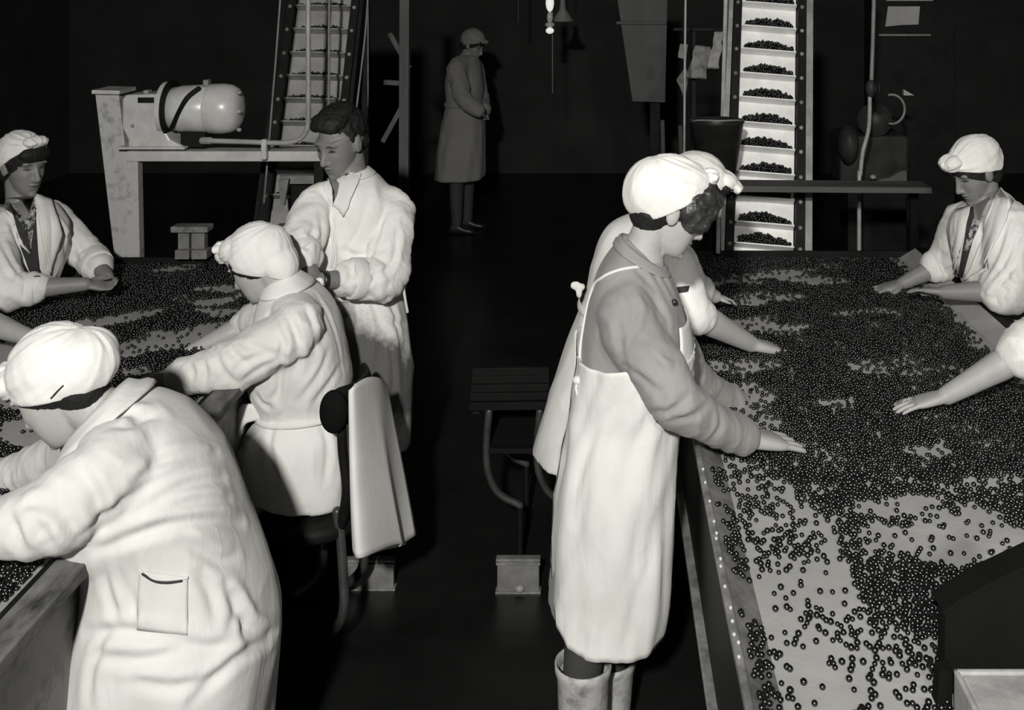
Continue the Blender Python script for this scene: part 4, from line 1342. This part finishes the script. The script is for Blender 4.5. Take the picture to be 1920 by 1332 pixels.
    scarf(root, h, MT['scarf'], front=(.062,.105), back=(-.085,-.088), grow=1.06, extra=[((0,-.075,.03), (.082,.075,.09)), ((0,.0,.10),(.07,.075,.05))], knot=(0,.062,.135), knotr=.022, seed=2)
    # stockings and boots
    for L in legs:
        put('stocking', MB().tube([L[1], L[2], L[3], L[3]*.5+L[4]*.5], [.078,.058,.053,.045], n=18, sub=4).mesh('s'), MT['stocking'], root)
    for L in legs:
        top = L[2]*.2+L[3]*.8; an = Vector((top.x, top.y, .06))
        rr = .074
        mb = MB()
        prof = [(rr*.93, top.z-.02),(rr*1.0,top.z+.008),(rr*1.06,top.z+.008),(rr*1.06,top.z-.012),(rr*.98,top.z-.03),(rr*.9,.16),(rr*.8,.09),(rr*.85,.0),(.001,.0)]
        bo = put('boot', lathe((top.x, top.y), prof, 28).mesh('boot'), MT['boot'], root)
        put('boot_foot', MB().loft([list(Vector((top.x+a, top.y, hh))) + [0,w,0] + [0,0,hh] for a,w,hh in ((-.07,.03,.04),(-.02,.05,.055),(.06,.05,.045),(.13,.048,.035),(.19,.02,.02))], nt=3, nth=18).mesh('f'), MT['boot'], bo)
woman_apron()

# ---- woman in white robe beside her, reaching over the belt
def woman_robe():
    Y = 3.85
    root = person(P(1150,0,Y).x, Y, 'woman in long white robe half hidden behind the grey-sweatered woman, reaching over the belt')
    h = Head(1304, 362, Y, (.86, .05, -.5))
    R = [RS((1205,392),(1270,432),Y,.06), RS((1140,425),(1282,470),Y,.13), RS((1112,490),(1292,540),Y,.18), RS((1090,570),(1290,620),Y,.18), RS((1062,640),(1275,690),Y,.175),
         RS((1034,730),(1255,760),Y,.19), RS((1012,800),(1240,810),Y,.2), RS((1000,848),(1235,856),Y,.205)]
    A = [Arm(P(1262,505,3.68), P(1296,585,3.62), P(1408,645,3.80), P(1486,660,3.90), n=(0,.1,-1), thumb=1, curl=.08, spread=.1, r=(.080,.066,.062), cuff=.10, thumb_out=.4, fr=1.12, cuffw=.03),
         Arm(P(1270,490,4.05), P(1300,540,4.12), P(1340,556,4.15), P(1378,562,4.2), n=(0,0,-1), thumb=-1, curl=.35, spread=.12, r=(.07,.06,.055), cuff=.3)]
    legs = [[P(1130,790,Y-.1), P(1120,900,Y-.1), P(1110,980,Y-.1), P(1105,1030,Y-.1), P(1105,1110,Y-.1)], [P(1160,790,Y+.1), P(1150,900,Y+.1), P(1145,970,Y+.1), P(1140,1020,Y+.1), P(1140,1080,Y+.1)]]
    build_body(root, h, R, A, legs, MT['skin_a'], upto=6)
    pl = lambda t, th: .012*math.sin(th*8+t)*sstep(4.5, 7, t)
    co = build_coat(root, R, A, MT['white_b'], 'robe', pleat=pl, fold=.004, seed=5, sleeve_fold=.006)
    for a in A: cuff(co, a, MT['white_b'], 1.06)
    bv = bvh_of(co)
    # belt bow at the back, dark neckline
    c = P(1088, 538, 3.72)
    mb = MB(); mb.ell(c+Vector((.004,0,0)), (.014,.016,.012)); mb.ell(c+Vector((-.016,-.006,.006)), (.020,.008,.016)); mb.ell(c+Vector((-.004,-.008,-.018)), (.012,.008,.02))
    put('belt_bow', fuse(mb, .005, 3), MT['white_b'], root)
    band('belt', R, 2.9, 3.06, MT['white_b'], co, off=.008)
    patch('dark_neckline', bv, [(1252,540),(1292,536),(1290,548),(1256,552)], MT['dark_cloth'], root, n=8, k=5)
    hair_cap(root, h, MT['hair'], front=(.10,.052), bang=1)
    scarf(root, h, MT['scarf'], front=(.085,.075), back=(-.10,-.04), grow=1.02, extra=[((0,.07,.095),(.06,.045,.03))], knot=(0,.115,.085), knotr=.026, seed=6)
    shoes(root, [(P(1105,0,Y-.1).x, Y-.1, 0), (P(1140,0,Y+.1).x, Y+.1, 0)], MT['shoe'])
    fx = [h.w(s*.033, .094, .012) for s in (-1,1)]
woman_robe()

# ---- bent woman in the left foreground
def woman_bent():
    Y = 2.55
    root = person(P(330,0,Y).x, Y, 'woman in white coat and headscarf bending low over the left table, nearest in the foreground')
    h = Head(114, 727, Y, (-.80, .10, -.60), size=1.04)
    R = [RS((152,808),(222,730),Y,.068), RS((128,868),(300,748),Y,.15), RS((118,945),(372,806),Y,.205), RS((140,1003),(424,885),Y,.215), RS((172,1022),(456,975),Y,.20), RS((174,1080),(488,1060),Y,.205),
         RS((158,1150),(516,1160),Y,.23), RS((148,1235),(512,1240),Y,.24), RS((132,1345),(500,1345),Y,.24), RS((120,1490),(490,1490),Y,.24)]
    A = [Arm(P(214,880,2.40), P(90,968,2.32), P(-90,1015,2.32), P(-200,1030,2.36), n=(0,0,-1), thumb=-1, r=(.088,.084,.052), cuff=.8),
         Arm(P(140,850,2.76), P(60,882,2.84), P(-40,905,2.9), P(-130,925,2.95), n=(0,0,-1), thumb=1, r=(.07,.058,.046), cuff=.55)]
    legs = [[P(330,1130,Y-.1), P(325,1290,Y-.1), P(320,1420,Y-.1), P(320,1520,Y-.1), P(320,1640,Y-.1)], [P(330,1130,Y+.1), P(325,1290,Y+.1), P(320,1400,Y+.1), P(320,1480,Y+.1), P(320,1580,Y+.1)]]
    build_body(root, h, R, A, legs, MT['skin_a'], upto=7, ears=False)
    pl = lambda t, th: (.010*math.sin(th*9+1.5*math.sin(t*1.3)) + .006*math.sin(th*15+t*2))*sstep(4.1, 6.5, t)
    co = build_coat(root, R, A, MT['cream'], 'coat', voxel=.008, pleat=pl, fold=.0032, ffreq=(7,7,5), sleeve_fold=.007, seed=3.3)
    crease(co, [[(186,1030),(250,1008),(316,986),(395,976),(452,984),{'d':.012,'w':.014}],[(152,1006),(226,945),(305,900),(407,853)],[(230,930),(300,870),(380,850)],[(280,945),(350,910),(420,900)],[(300,960),(360,945),(430,940)],
        [(34,955),(79,945),(130,990)],[(56,975),(80,1000),(96,1026)],[(102,924),(125,960),(147,1000)],[(10,965),(30,990),(40,1030)],[(150,880),(180,930),(190,990)],[(203,775),(243,778),(299,782)],[(215,800),(250,795),(290,770)],
        [(212,1030),(226,1090),(248,1150)],[(192,1035),(200,1100),(228,1178)],[(243,1040),(250,1100),(248,1175)],[(373,1077),(395,1115),(406,1160)],[(340,1010),(400,1050),(440,1050)],[(440,1120),(470,1180),(514,1190),{'d':.012}],[(450,1150),(462,1200),(500,1215)],[(361,1314),(440,1240),(505,1200),{'d':.010}],
        [(160,1190),(240,1185),(330,1200)],[(180,1230),(260,1240),(340,1220)],[(330,1195),(380,1215),(430,1210)],[(250,1280),(330,1290),(400,1270)],[(200,1180),(170,1260),(165,1330)],[(420,1100),(440,1140),(430,1180)]], depth=.008, width=.013)
    bv = bvh_of(co)
    band('collar', R, -.02, .62, MT['cream'], co, off=.014, mod=lambda w, th: .004*math.sin(w*9+th*3))
    # pocket with gaping mouth
    pk = patch('pocket', bv, [(262,1070),(352,1082),(352,1190),(258,1180)], MT['cream'], co, off=.0028, th=.002)
    strip('pocket_edge', bv, [(264,1068),(285,1082),(312,1086),(350,1083)], .0035, MT['cream'], co, .004)
    strip('pocket_mouth', bv, [(268,1074),(290,1088),(315,1091),(340,1088)], .0028, MT['dark_cloth'], co, .006)
    hair_cap(root, h, MT['hair'])
    scarf(root, h, MT['scarf_b'], front=(.098,.040), back=(-.115,-.062), grow=.99, extra=[((0,-.06,.016),(.082,.104,.080)), ((0,.082,.075),(.058,.04,.035)), ((0,-.005,.072),(.076,.086,.058))], knot=(0,.09,.105), knotr=.02, seed=8)
    strip('scarf_seam', bvh_of([o for o in root.children if o.name.startswith('headscarf')][0]), [(118,724),(108,734),(96,747)], .0022, MT['dark_cloth'], root, .0)
    shoes(root, [(P(320,0,Y-.1).x, Y-.1, 0), (P(320,0,Y+.1).x, Y+.1, 0)], MT['shoe'], (-1,0,0))
woman_bent()

# ---- seated woman in the middle of the left table
def woman_seated():
    Y = 3.6
    root = person(P(565,0,Y).x, Y, 'woman in white coat and half apron seated at the left table before the man')
    h = Head(487, 496, Y, (-.83, .18, -.52), size=.97)
    R = [RS((508,536),(560,520),Y,.06), RS((490,570),(600,550),Y,.125), RS((480,615),(632,604),Y,.185), RS((474,668),(646,672),Y,.185), RS((476,722),(655,716),Y,.165), RS((492,766),(650,756),Y,.15),
         RS((466,808),(664,800),Y,.185), RS((452,850),(668,862),Y,.2), RS((474,900),(664,922),Y,.195)]
    A = [Arm(P(556,618,3.44), P(430,688,3.38), P(272,722,3.40), P(190,735,3.44), n=(0,0,-1), thumb=-1, curl=.3, r=(.080,.076,.048), cuff=.58, fr=1.0, cuffw=.06),
         Arm(P(540,590,3.80), P(474,606,3.93), P(352,664,3.86), P(298,694,3.82), n=(-.3,0,-1), thumb=1, curl=.45, spread=.08, r=(.075,.062,.05), cuff=.12, fr=1.0)]
    legs = [[P(560,860,Y-.09), P(480,868,Y-.09), P(470,960,Y-.09), P(475,1050,Y-.09), P(480,1165,Y-.09)], [P(560,860,Y+.09), P(480,868,Y+.09), P(470,950,Y+.09), P(475,1030,Y+.09), P(480,1130,Y+.09)]]
    build_body(root, h, R, A, legs, MT['skin_a'], upto=7, ears=False)
    pl = lambda t, th: .010*math.sin(th*8+1.5*math.sin(t))*sstep(5.2, 7, t) + .008*math.sin(th*14)*(1-sstep(0,.5,abs(t-5)))
    co = build_coat(root, R, A, MT['white'], 'coat', pleat=pl, fold=.007, ffreq=(9,9,6), sleeve_fold=.008, seed=9.1)
    crease(co, [[(532,640),(526,700),(522,758),{'w':.009}],[(590,548),(612,585),(632,640),(642,700),{'d':.004,'w':.008}],[(505,590),(530,640),(525,665)],[(450,645),(490,655),(525,665)],[(440,690),(480,670),(520,668)],[(455,715),(490,690),(528,672)],[(400,650),(415,690),(440,720)],[(375,665),(385,695),(378,725)],[(350,680),(362,700),(356,725)],[(420,640),(440,665),(470,690)],
        [(500,760),(520,735),(525,705)],[(480,740),(495,760),(510,765)],[(560,755),(600,700),(615,660)],[(590,755),(620,715),(635,690)],[(545,600),(560,650),(555,700)],[(570,570),(590,620),(590,660)],[(530,580),(545,600),(560,640)],[(520,780),(505,830),(515,890)],[(600,780),(615,840),(610,900)],[(640,790),(648,850),(645,910)]], depth=.006, width=.011)
    for a in A: cuff(co, a, MT['white'], 1.2)
    bv = bvh_of(co)
    band('collar', R, -.35, .5, MT['white'], co, off=.012)
    band('apron_band', R, 4.94, 5.12, MT['white'], root, off=.008)
    # bunched tie at the front
    mb = MB(); c = P(478,775,3.5)
    for i in range(4): mb.tube([c+Vector((.02,0,.01*i-.01)), c+Vector((-.03,-.02,-.02+.016*i)), c+Vector((-.045,-.02,-.06+.02*i))], .011, n=8)
    put('gathered_tie', fuse(mb, .006, 3), MT['white'], root)
    hair_cap(root, h, MT['hair'], front=(.10,.022), back=(-.06,-.10), r=(.086,.109,.099), nape=False)
    scarf(root, h, MT['scarf'], front=(.10,.060), back=(-.10,-.105), grow=.99, extra=[((0,-.06,.03),(.08,.08,.085)), ((0,-.072,-.025),(.07,.062,.075)), ((0,.04,.09),(.066,.07,.045)), ((0,.105,.092),(.03,.026,.026))], knot=(0,.10,.118), knotr=.022, seed=10)
    shoes(root, [(P(480,0,Y-.09).x, Y-.09, 0), (P(480,0,Y+.09).x, Y+.09, 0)], MT['shoe'], (-1,0,0))
woman_seated()

# ---- the man
def man():
    Y = 4.1
    root = person(P(690,0,Y).x, Y, 'dark-haired man in soiled and shadowed white coat with wristwatch, standing behind the seated woman')
    h = Head(642, 268, Y, (-.48, -.80, -.34), size=1.03)
    R = [RS((630,338),(694,322),Y,.062), RS((602,360),(722,345),Y,.105), RS((580,392),(748,384),Y,.135), RS((574,440),(758,440),Y,.14), RS((584,500),(756,505),Y,.135), RS((604,545),(753,540),Y,.13),
         RS((612,610),(764,620),Y,.15), RS((622,710),(770,722),Y,.155), RS((640,800),(764,838),Y,.15)]
    A = [Arm(P(592,392,4.02), P(556,466,3.86), P(588,528,3.78), P(604,560,3.72), n=(.6,0,-.4), thumb=1, curl=.6, r=(.078,.072,.07), cuff=.25, cuffw=.04, fr=1.05),
         Arm(P(738,402,4.08), P(722,520,3.95), P(604,526,3.80), P(556,510,3.74), n=(-.3,-.2,-1), thumb=-1, curl=.5, r=(.080,.074,.066), cuff=.55, cuffw=.05, fr=1.08)]
    legs = [[P(680,620,Y-.05), P(680,720,Y-.05), P(685,810,Y-.05), P(688,880,Y-.05), P(690,1010,Y-.05)], [P(710,620,Y+.08), P(710,720,Y+.08), P(712,800,Y+.08), P(712,860,Y+.08), P(712,985,Y+.08)]]
    build_body(root, h, R, A, legs, MT['skin_man'], upto=7, male=True)
    def pl(t, th): return .014*math.sin(th*7+1.5*math.sin(t))*sstep(5, 6.5, t) + .010*math.sin(th*12+t)*(1-sstep(0,.8,abs(t-5)))
    def dirt(p):  # real soil plus the seated woman's cast shadow, painted as one diagonal darkening
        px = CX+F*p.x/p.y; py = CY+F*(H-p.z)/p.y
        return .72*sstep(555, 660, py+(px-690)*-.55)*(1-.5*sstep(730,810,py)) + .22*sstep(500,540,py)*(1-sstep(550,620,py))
    co = build_coat(root, R, A, MT['dirty_shaded'], 'coat', pleat=pl, fold=.007, ffreq=(10,10,5), sleeve_fold=.011, seed=14, dirt=dirt)
    crease(co, [[(622,385),(620,430),(626,480),(618,535),{'d':.008}],[(690,380),(675,430),(650,470)],[(720,400),(705,450),(690,490)],[(745,430),(740,480),(720,510)],[(640,470),(680,480),(720,465)],[(655,520),(670,500),(690,490)],[(680,540),(700,520),(735,505)],[(655,500),(660,520),(650,540)],[(600,400),(605,450),(600,500)],[(590,420),(580,450),(562,470)],
        [(690,545),(710,600),(735,640)],[(720,540),(740,590),(750,640)],[(735,640),(738,720),(735,780)],[(680,580),(690,640),(680,700)],[(700,560),(725,600),(760,610)],[(655,560),(660,620),(650,700)],[(600,360),(640,400),(650,430)],[(560,440),(575,460),(580,480)]], depth=.007, width=.012)
    bv = bvh_of(co)
    for a in A: cuff(co, a, MT['white'], 1.08)
    # open neck, collar and lapels
    patch('open_neck', bv, [(612,338),(648,336),(634,378),(628,378)], MT['skin_man'], root, off=.004)
    patch('dark_undershirt', bv, [(612,345),(620,345),(630,380),(626,380)], MT['dark_cloth'], root, off=.008, n=6)
    patch('lapel', bv, [(646,325),(682,318),(648,405),(628,384)], MT['white'], co, off=.013, th=.006)
    patch('lapel', bv, [(606,352),(616,340),(628,384),(622,388)], MT['white'], co, off=.012, th=.005)
    band('collar', R, -.25, .25, MT['white'], co, off=.006)
    strip('front_edge', bv, [(626,384),(624,430),(626,470),(622,500)], .005, MT['white'], co, .003)
    band('apron_string', R, 4.93, 5.03, MT['white'], root, off=.008)
    put_tube('hanging_string', [P(755,520,3.98), P(758,550,3.97), P(764,585,3.98)], .005, MT['white'], root)
    # wristwatch
    w = A[1].wr + (A[1].el-A[1].wr)*.02; d = (A[1].el-A[1].wr).normalized()
    st = put_tube('watch_strap', [w-d*.008, w+d*.012], .034, MT['shoe'], root, n=20, sub=1, caps=False)
    c = P(599,530,3.755)
    put('watch', MB().ell(c, (.017,.008,.018)).mesh('w'), MT['watch'], root)
    hair(root, h, MT['hair'], [((0,-.024,.05),(.0795,.096,.086)), ((0,.03,.106),(.074,.066,.038)), ((0,-.01,.122),(.064,.074,.03)), ((-.03,.062,.098),(.036,.028,.022)), ((.03,.062,.098),(.036,.028,.022)), ((0,-.07,-.01),(.06,.042,.06)), ((.068,.008,.045),(.012,.02,.04)), ((-.068,.008,.045),(.012,.02,.04))], amp=.0035, freq=62)
    shoes(root, [(P(690,0,Y-.05).x, Y-.05, 0), (P(712,0,Y+.08).x, Y+.08, 0)], MT['shoe'], (-.6,-.8,0))
man()

# ---- woman at the far left
def woman_left():
    Y = 4.5
    root = person(P(-10,0,Y).x, Y, 'woman in white coat and headscarf at the far left, holding berries in both hands')
    h = Head(41, 312, Y, (.86, -.46, -.17))
    R = [RS((4,385),(72,370),Y,.062), RS((-28,415),(98,385),Y,.12), RS((-52,462),(122,425),Y,.15), RS((-62,520),(118,485),Y,.15), RS((-70,565),(98,535),Y,.15), RS((-85,620),(40,600),Y,.14),
         RS((-100,690),(18,680),Y,.17), RS((-110,790),(14,780),Y,.18), RS((-110,860),(10,860),Y,.18)]
    A = [Arm(P(-15,462,4.33), P(14,545,4.22), P(160,533,4.28), P(226,540,4.34), n=(.1,-.3,.9), thumb=-1, curl=.5, spread=.05, r=(.086,.075,.056), cuff=.36, fr=1.0),
         Arm(P(100,415,4.66), P(168,482,4.66), P(202,520,4.5), P(214,552,4.4), n=(-.5,-.3,.6), thumb=1, curl=.5, r=(.075,.066,.06), cuff=.45, fr=1.0)]
    legs = [[P(-40,640,Y-.1), P(-42,730,Y-.1), P(-44,800,Y-.1), P(-45,860,Y-.1), P(-45,940,Y-.1)], [P(-40,640,Y+.1), P(-42,730,Y+.1), P(-44,790,Y+.1), P(-45,840,Y+.1), P(-45,910,Y+.1)]]
    build_body(root, h, R, A, legs, MT['skin_b'], upto=6)
    co = build_coat(root, R, A, MT['white'], 'coat', fold=.006, ffreq=(9,9,5), sleeve_fold=.010, seed=20)
    crease(co, [[(100,400),(120,440),(122,490)],[(112,420),(140,470),(150,490)],[(90,400),(95,440),(90,500)],[(0,450),(20,490),(40,520)],[(-5,480),(10,510),(30,530)],[(130,470),(150,495),(165,500)],[(60,520),(50,540),(45,555)],[(20,420),(35,460),(48,490)]], depth=.006, width=.011)
    for a in A: cuff(co, a, MT['white'], 1.1)
    bv = bvh_of(co)
    patch('dark_dress_front', bv, [(16,396),(66,392),(74,520),(60,520)], MT['dark_cloth'], root, off=.004)
    patch('print_collar', bv, [(14,372),(66,372),(56,420),(44,420)], MT['skin_b'], root, off=.008)
    patch('blouse_collar', bv, [(50,412),(66,385),(66,405),(58,470)], MT['blouse'], root, off=.010)
    patch('blouse_collar', bv, [(14,385),(22,382),(52,420),(50,432)], MT['blouse'], root, off=.010)
    patch('lapel', bv, [(64,368),(92,378),(112,440),(90,515)], MT['white'], co, off=.014, th=.006)
    patch('lapel', bv, [(2,385),(16,378),(40,455),(56,475)], MT['white'], co, off=.012, th=.006)
    hair_cap(root, h, MT['hair'], front=(.10,.052), back=(-.05,-.125), bang=1)
    scarf(root, h, MT['scarf'], front=(.075,.098), back=(-.10,-.075), grow=1.03, extra=[((0,-.06,.03),(.085,.085,.085)), ((0,.075,.125),(.05,.035,.022))], knot=(0,.07,.13), knotr=.018, seed=22)
    shoes(root, [(P(-45,0,Y-.1).x, Y-.1, 0), (P(-45,0,Y+.1).x, Y+.1, 0)], MT['shoe'])
woman_left()

# ---- woman at the far right
def woman_right():
    Y = 4.4
    root = person(P(1930,0,Y).x, Y, 'woman in open white coat over dark blouse, sorting with both hands at far right')
    h = Head(1831, 322, Y, (-.84, -.26, -.47))
    R = [RS((1812,392),(1880,358),Y,.062), RS((1792,406),(1908,382),Y,.12), RS((1782,438),(1934,428),Y,.165), RS((1790,490),(1946,495),Y,.165), RS((1812,545),(1945,555),Y,.155), RS((1836,610),(1955,620),Y,.15),
         RS((1842,690),(1985,700),Y,.18), RS((1842,790),(1990,800),Y,.19), RS((1842,880),(1990,890),Y,.19)]
    A = [Arm(P(1896,425,4.22), P(1900,545,4.12), P(1772,548,4.20), P(1697,540,4.26), n=(0,-.2,-1), thumb=-1, curl=.22, spread=.08, r=(.090,.080,.072), cuff=.22, fr=1.05, thumb_out=.3),
         Arm(P(1806,415,4.56), P(1766,495,4.62), P(1692,532,4.58), P(1622,548,4.56), n=(0,0,-1), thumb=1, curl=.25, spread=.1, r=(.075,.066,.060), cuff=.16, fr=1.0)]
    legs = [[P(1910,640,Y-.1), P(1912,740,Y-.1), P(1915,820,Y-.1), P(1915,880,Y-.1), P(1915,960,Y-.1)], [P(1910,640,Y+.1), P(1912,730,Y+.1), P(1915,800,Y+.1), P(1915,860,Y+.1), P(1915,930,Y+.1)]]
    build_body(root, h, R, A, legs, MT['skin_b'], upto=6)
    co = build_coat(root, R, A, MT['white'], 'coat', fold=.006, ffreq=(10,10,4), sleeve_fold=.011, seed=27)
    crease(co, [[(1870,400),(1855,460),(1830,520)],[(1890,410),(1872,470),(1845,525)],[(1905,430),(1885,490),(1855,530)],[(1915,450),(1900,500),(1870,535)],[(1880,500),(1895,530),(1910,540)],[(1850,540),(1870,550),(1890,545)],[(1845,555),(1865,560),(1885,565)],[(1795,440),(1785,470),(1775,490)],[(1800,420),(1792,460),(1785,500)],[(1850,420),(1840,470),(1820,515)]], depth=.006, width=.011)
    for a in A: cuff(co, a, MT['white'], 1.1)
    bv = bvh_of(co)
    patch('dark_blouse', bv, [(1818,392),(1842,384),(1806,520),(1798,518)], MT['dark_cloth'], root, off=.004)
    patch('floral_blouse', bv, [(1826,412),(1846,405),(1816,470),(1808,470)], MT['blouse'], root, off=.007)
    patch('neck_opening', bv, [(1826,384),(1858,372),(1842,412),(1828,418)], MT['skin_b'], root, off=.009)
    patch('lapel', bv, [(1876,352),(1904,372),(1848,500),(1812,524)], MT['white'], co, off=.013, th=.006)
    patch('lapel', bv, [(1796,398),(1822,390),(1802,470),(1790,520)], MT['white'], co, off=.012, th=.006)
    hair_cap(root, h, MT['hair'], front=(.10,.040), back=(-.09,-.10))
    scarf(root, h, MT['scarf'], front=(.092,.062), back=(-.105,-.03), grow=1.04, extra=[((0,.09,.095),(.055,.04,.032)), ((0,-.05,.06),(.085,.08,.075))], knot=(0,.112,.098), knotr=.02, seed=29)
    shoes(root, [(P(1915,0,Y-.1).x, Y-.1, 0), (P(1915,0,Y+.1).x, Y+.1, 0)], MT['shoe'], (-1,0,0))
woman_right()

# ---- two more who reach in from the sides; most of them is out of the picture
def side_worker(label, hx, hz, hy, fwd, sx, arm, arm2, m, seed):
    s = fwd
    root = person(sx, hy, label)
    h = Head(0, 0, 1, (s*.85, 0, -.5)); h.C = Vector((hx, hy, hz))
    def ring(x, z, a, b, tilt=0): return [x, hy, z, a*s*-1, 0, tilt, 0, b, 0]
    bx = sx
    mid = (hx+bx)/2
    R = [ring(hx-s*.05, hz-.13, .06, .06), ring(hx-s*.09, hz-.19, .1, .12), ring(hx-s*.13, hz-.28, .125, .18), ring(mid-s*.08, hz-.42, .125, .18), ring(bx-s*.02, hz-.58, .12, .165), ring(bx, hz-.75, .16, .19), ring(bx, .55, .18, .21), ring(bx, .38, .18, .21)]
    legs = [[Vector((bx, hy+q, .72)), Vector((bx, hy+q, .5)), Vector((bx, hy+q, .3)), Vector((bx, hy+q, .2)), Vector((bx, hy+q, .06))] for q in (-.1, .1)]
    A = [arm, arm2]
    build_body(root, h, R, A, legs, m, upto=6, k=.62)
    co = build_coat(root, R, A, MT['white'], 'coat', fold=.006, seed=seed, voxel=.01, sleeve_fold=.01)
    for a in A: cuff(co, a, MT['white'], 1.1)
    hair_cap(root, h, MT['hair'])
    scarf(root, h, MT['scarf'], seed=seed)
    shoes(root, [(bx, hy-.1, 0), (bx, hy+.1, 0)], MT['shoe'], (s,0,0))
side_worker('worker cut off by the right picture edge, bare forearm and hand over the right belt', 1.66, 1.40, 3.32, -1, 1.82,
    Arm(Vector((1.60,3.20,1.24)), P(1930,655,3.22), P(1775,742,3.26), P(1672,766,3.28), n=(0,0,-1), thumb=-1, curl=.12, spread=.1, r=(.085,.075,.068), cuff=.10, fr=1.05, thumb_out=.3),
    Arm(Vector((1.60,3.48,1.24)), Vector((1.50,3.52,1.08)), Vector((1.30,3.5,.99)), Vector((1.20,3.5,.95)), n=(0,0,-1), thumb=1, r=(.08,.07,.06), cuff=.2), MT['skin_c'], 33)
# its second hand is out of the picture too
side_worker('worker cut off by the left picture edge, bare forearm behind the bent woman', -2.62, 1.40, 3.75, 1, -2.78,
    Arm(Vector((-2.5,3.62,1.22)), P(-75,588,3.72), P(52,632,3.66), P(128,668,3.62), n=(0,0,-1), thumb=1, curl=.3, r=(.085,.07,.06), cuff=.08, fr=1.05),
    Arm(Vector((-2.5,3.9,1.22)), Vector((-2.42,3.98,1.08)), Vector((-2.3,3.9,.98)), Vector((-2.2,3.85,.95)), n=(0,0,-1), thumb=-1, r=(.08,.07,.06), cuff=.2), MT['skin_c'], 37)

# ---- dim woman far back
def woman_back():
    Y = 9.3
    root = person(P(862,0,Y).x, Y, 'dim woman in belted light coat standing far back in the dark')
    h = Head(886, 85, Y, (.8, -.35, -.45))
    R = [RS((866,104),(890,102),Y,.06), RS((852,112),(897,108),Y,.12), RS((840,135),(902,130),Y,.18), RS((836,165),(905,165),Y,.18), RS((838,195),(902,195),Y,.16), RS((830,230),(908,230),Y,.19), RS((820,285),(908,285),Y,.22), RS((814,334),(908,332),Y,.24)]
    A = [Arm(P(856,130,9.1), P(868,185,9.0), P(902,212,9.0), P(914,222,9.0), n=(0,0,-1), thumb=1, r=(.08,.07,.06), cuff=.85),
         Arm(P(890,130,9.5), P(900,185,9.45), P(908,210,9.3), P(914,225,9.2), n=(0,0,-1), thumb=-1, r=(.08,.07,.06), cuff=.85)]
    legs = [[P(856,260,Y-.1), P(856,310,Y-.1), P(856,350,Y-.1), P(856,380,Y-.1), P(856,420,Y-.1)], [P(876,260,Y+.1), P(876,310,Y+.1), P(876,350,Y+.1), P(876,375,Y+.1), P(876,412,Y+.1)]]
    build_body(root, h, R, A, legs, MT['skin_b'], upto=6, voxel=.008)
    for L in legs: put('stocking', MB().tube(L[1:], [.078,.062,.056,.045], n=16, sub=4).mesh('s'), MT['stocking'], root)
    pl = lambda t, th: .03*math.sin(th*9+t)*sstep(4.2, 6.5, t)
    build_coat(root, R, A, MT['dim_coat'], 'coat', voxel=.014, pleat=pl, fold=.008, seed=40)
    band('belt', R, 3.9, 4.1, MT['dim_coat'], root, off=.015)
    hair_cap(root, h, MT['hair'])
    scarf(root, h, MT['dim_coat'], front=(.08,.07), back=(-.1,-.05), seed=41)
    shoes(root, [(P(856,0,Y-.1).x, Y-.1, 0), (P(876,0,Y+.1).x, Y+.1, 0)], MT['shoe'])
woman_back()

berries()
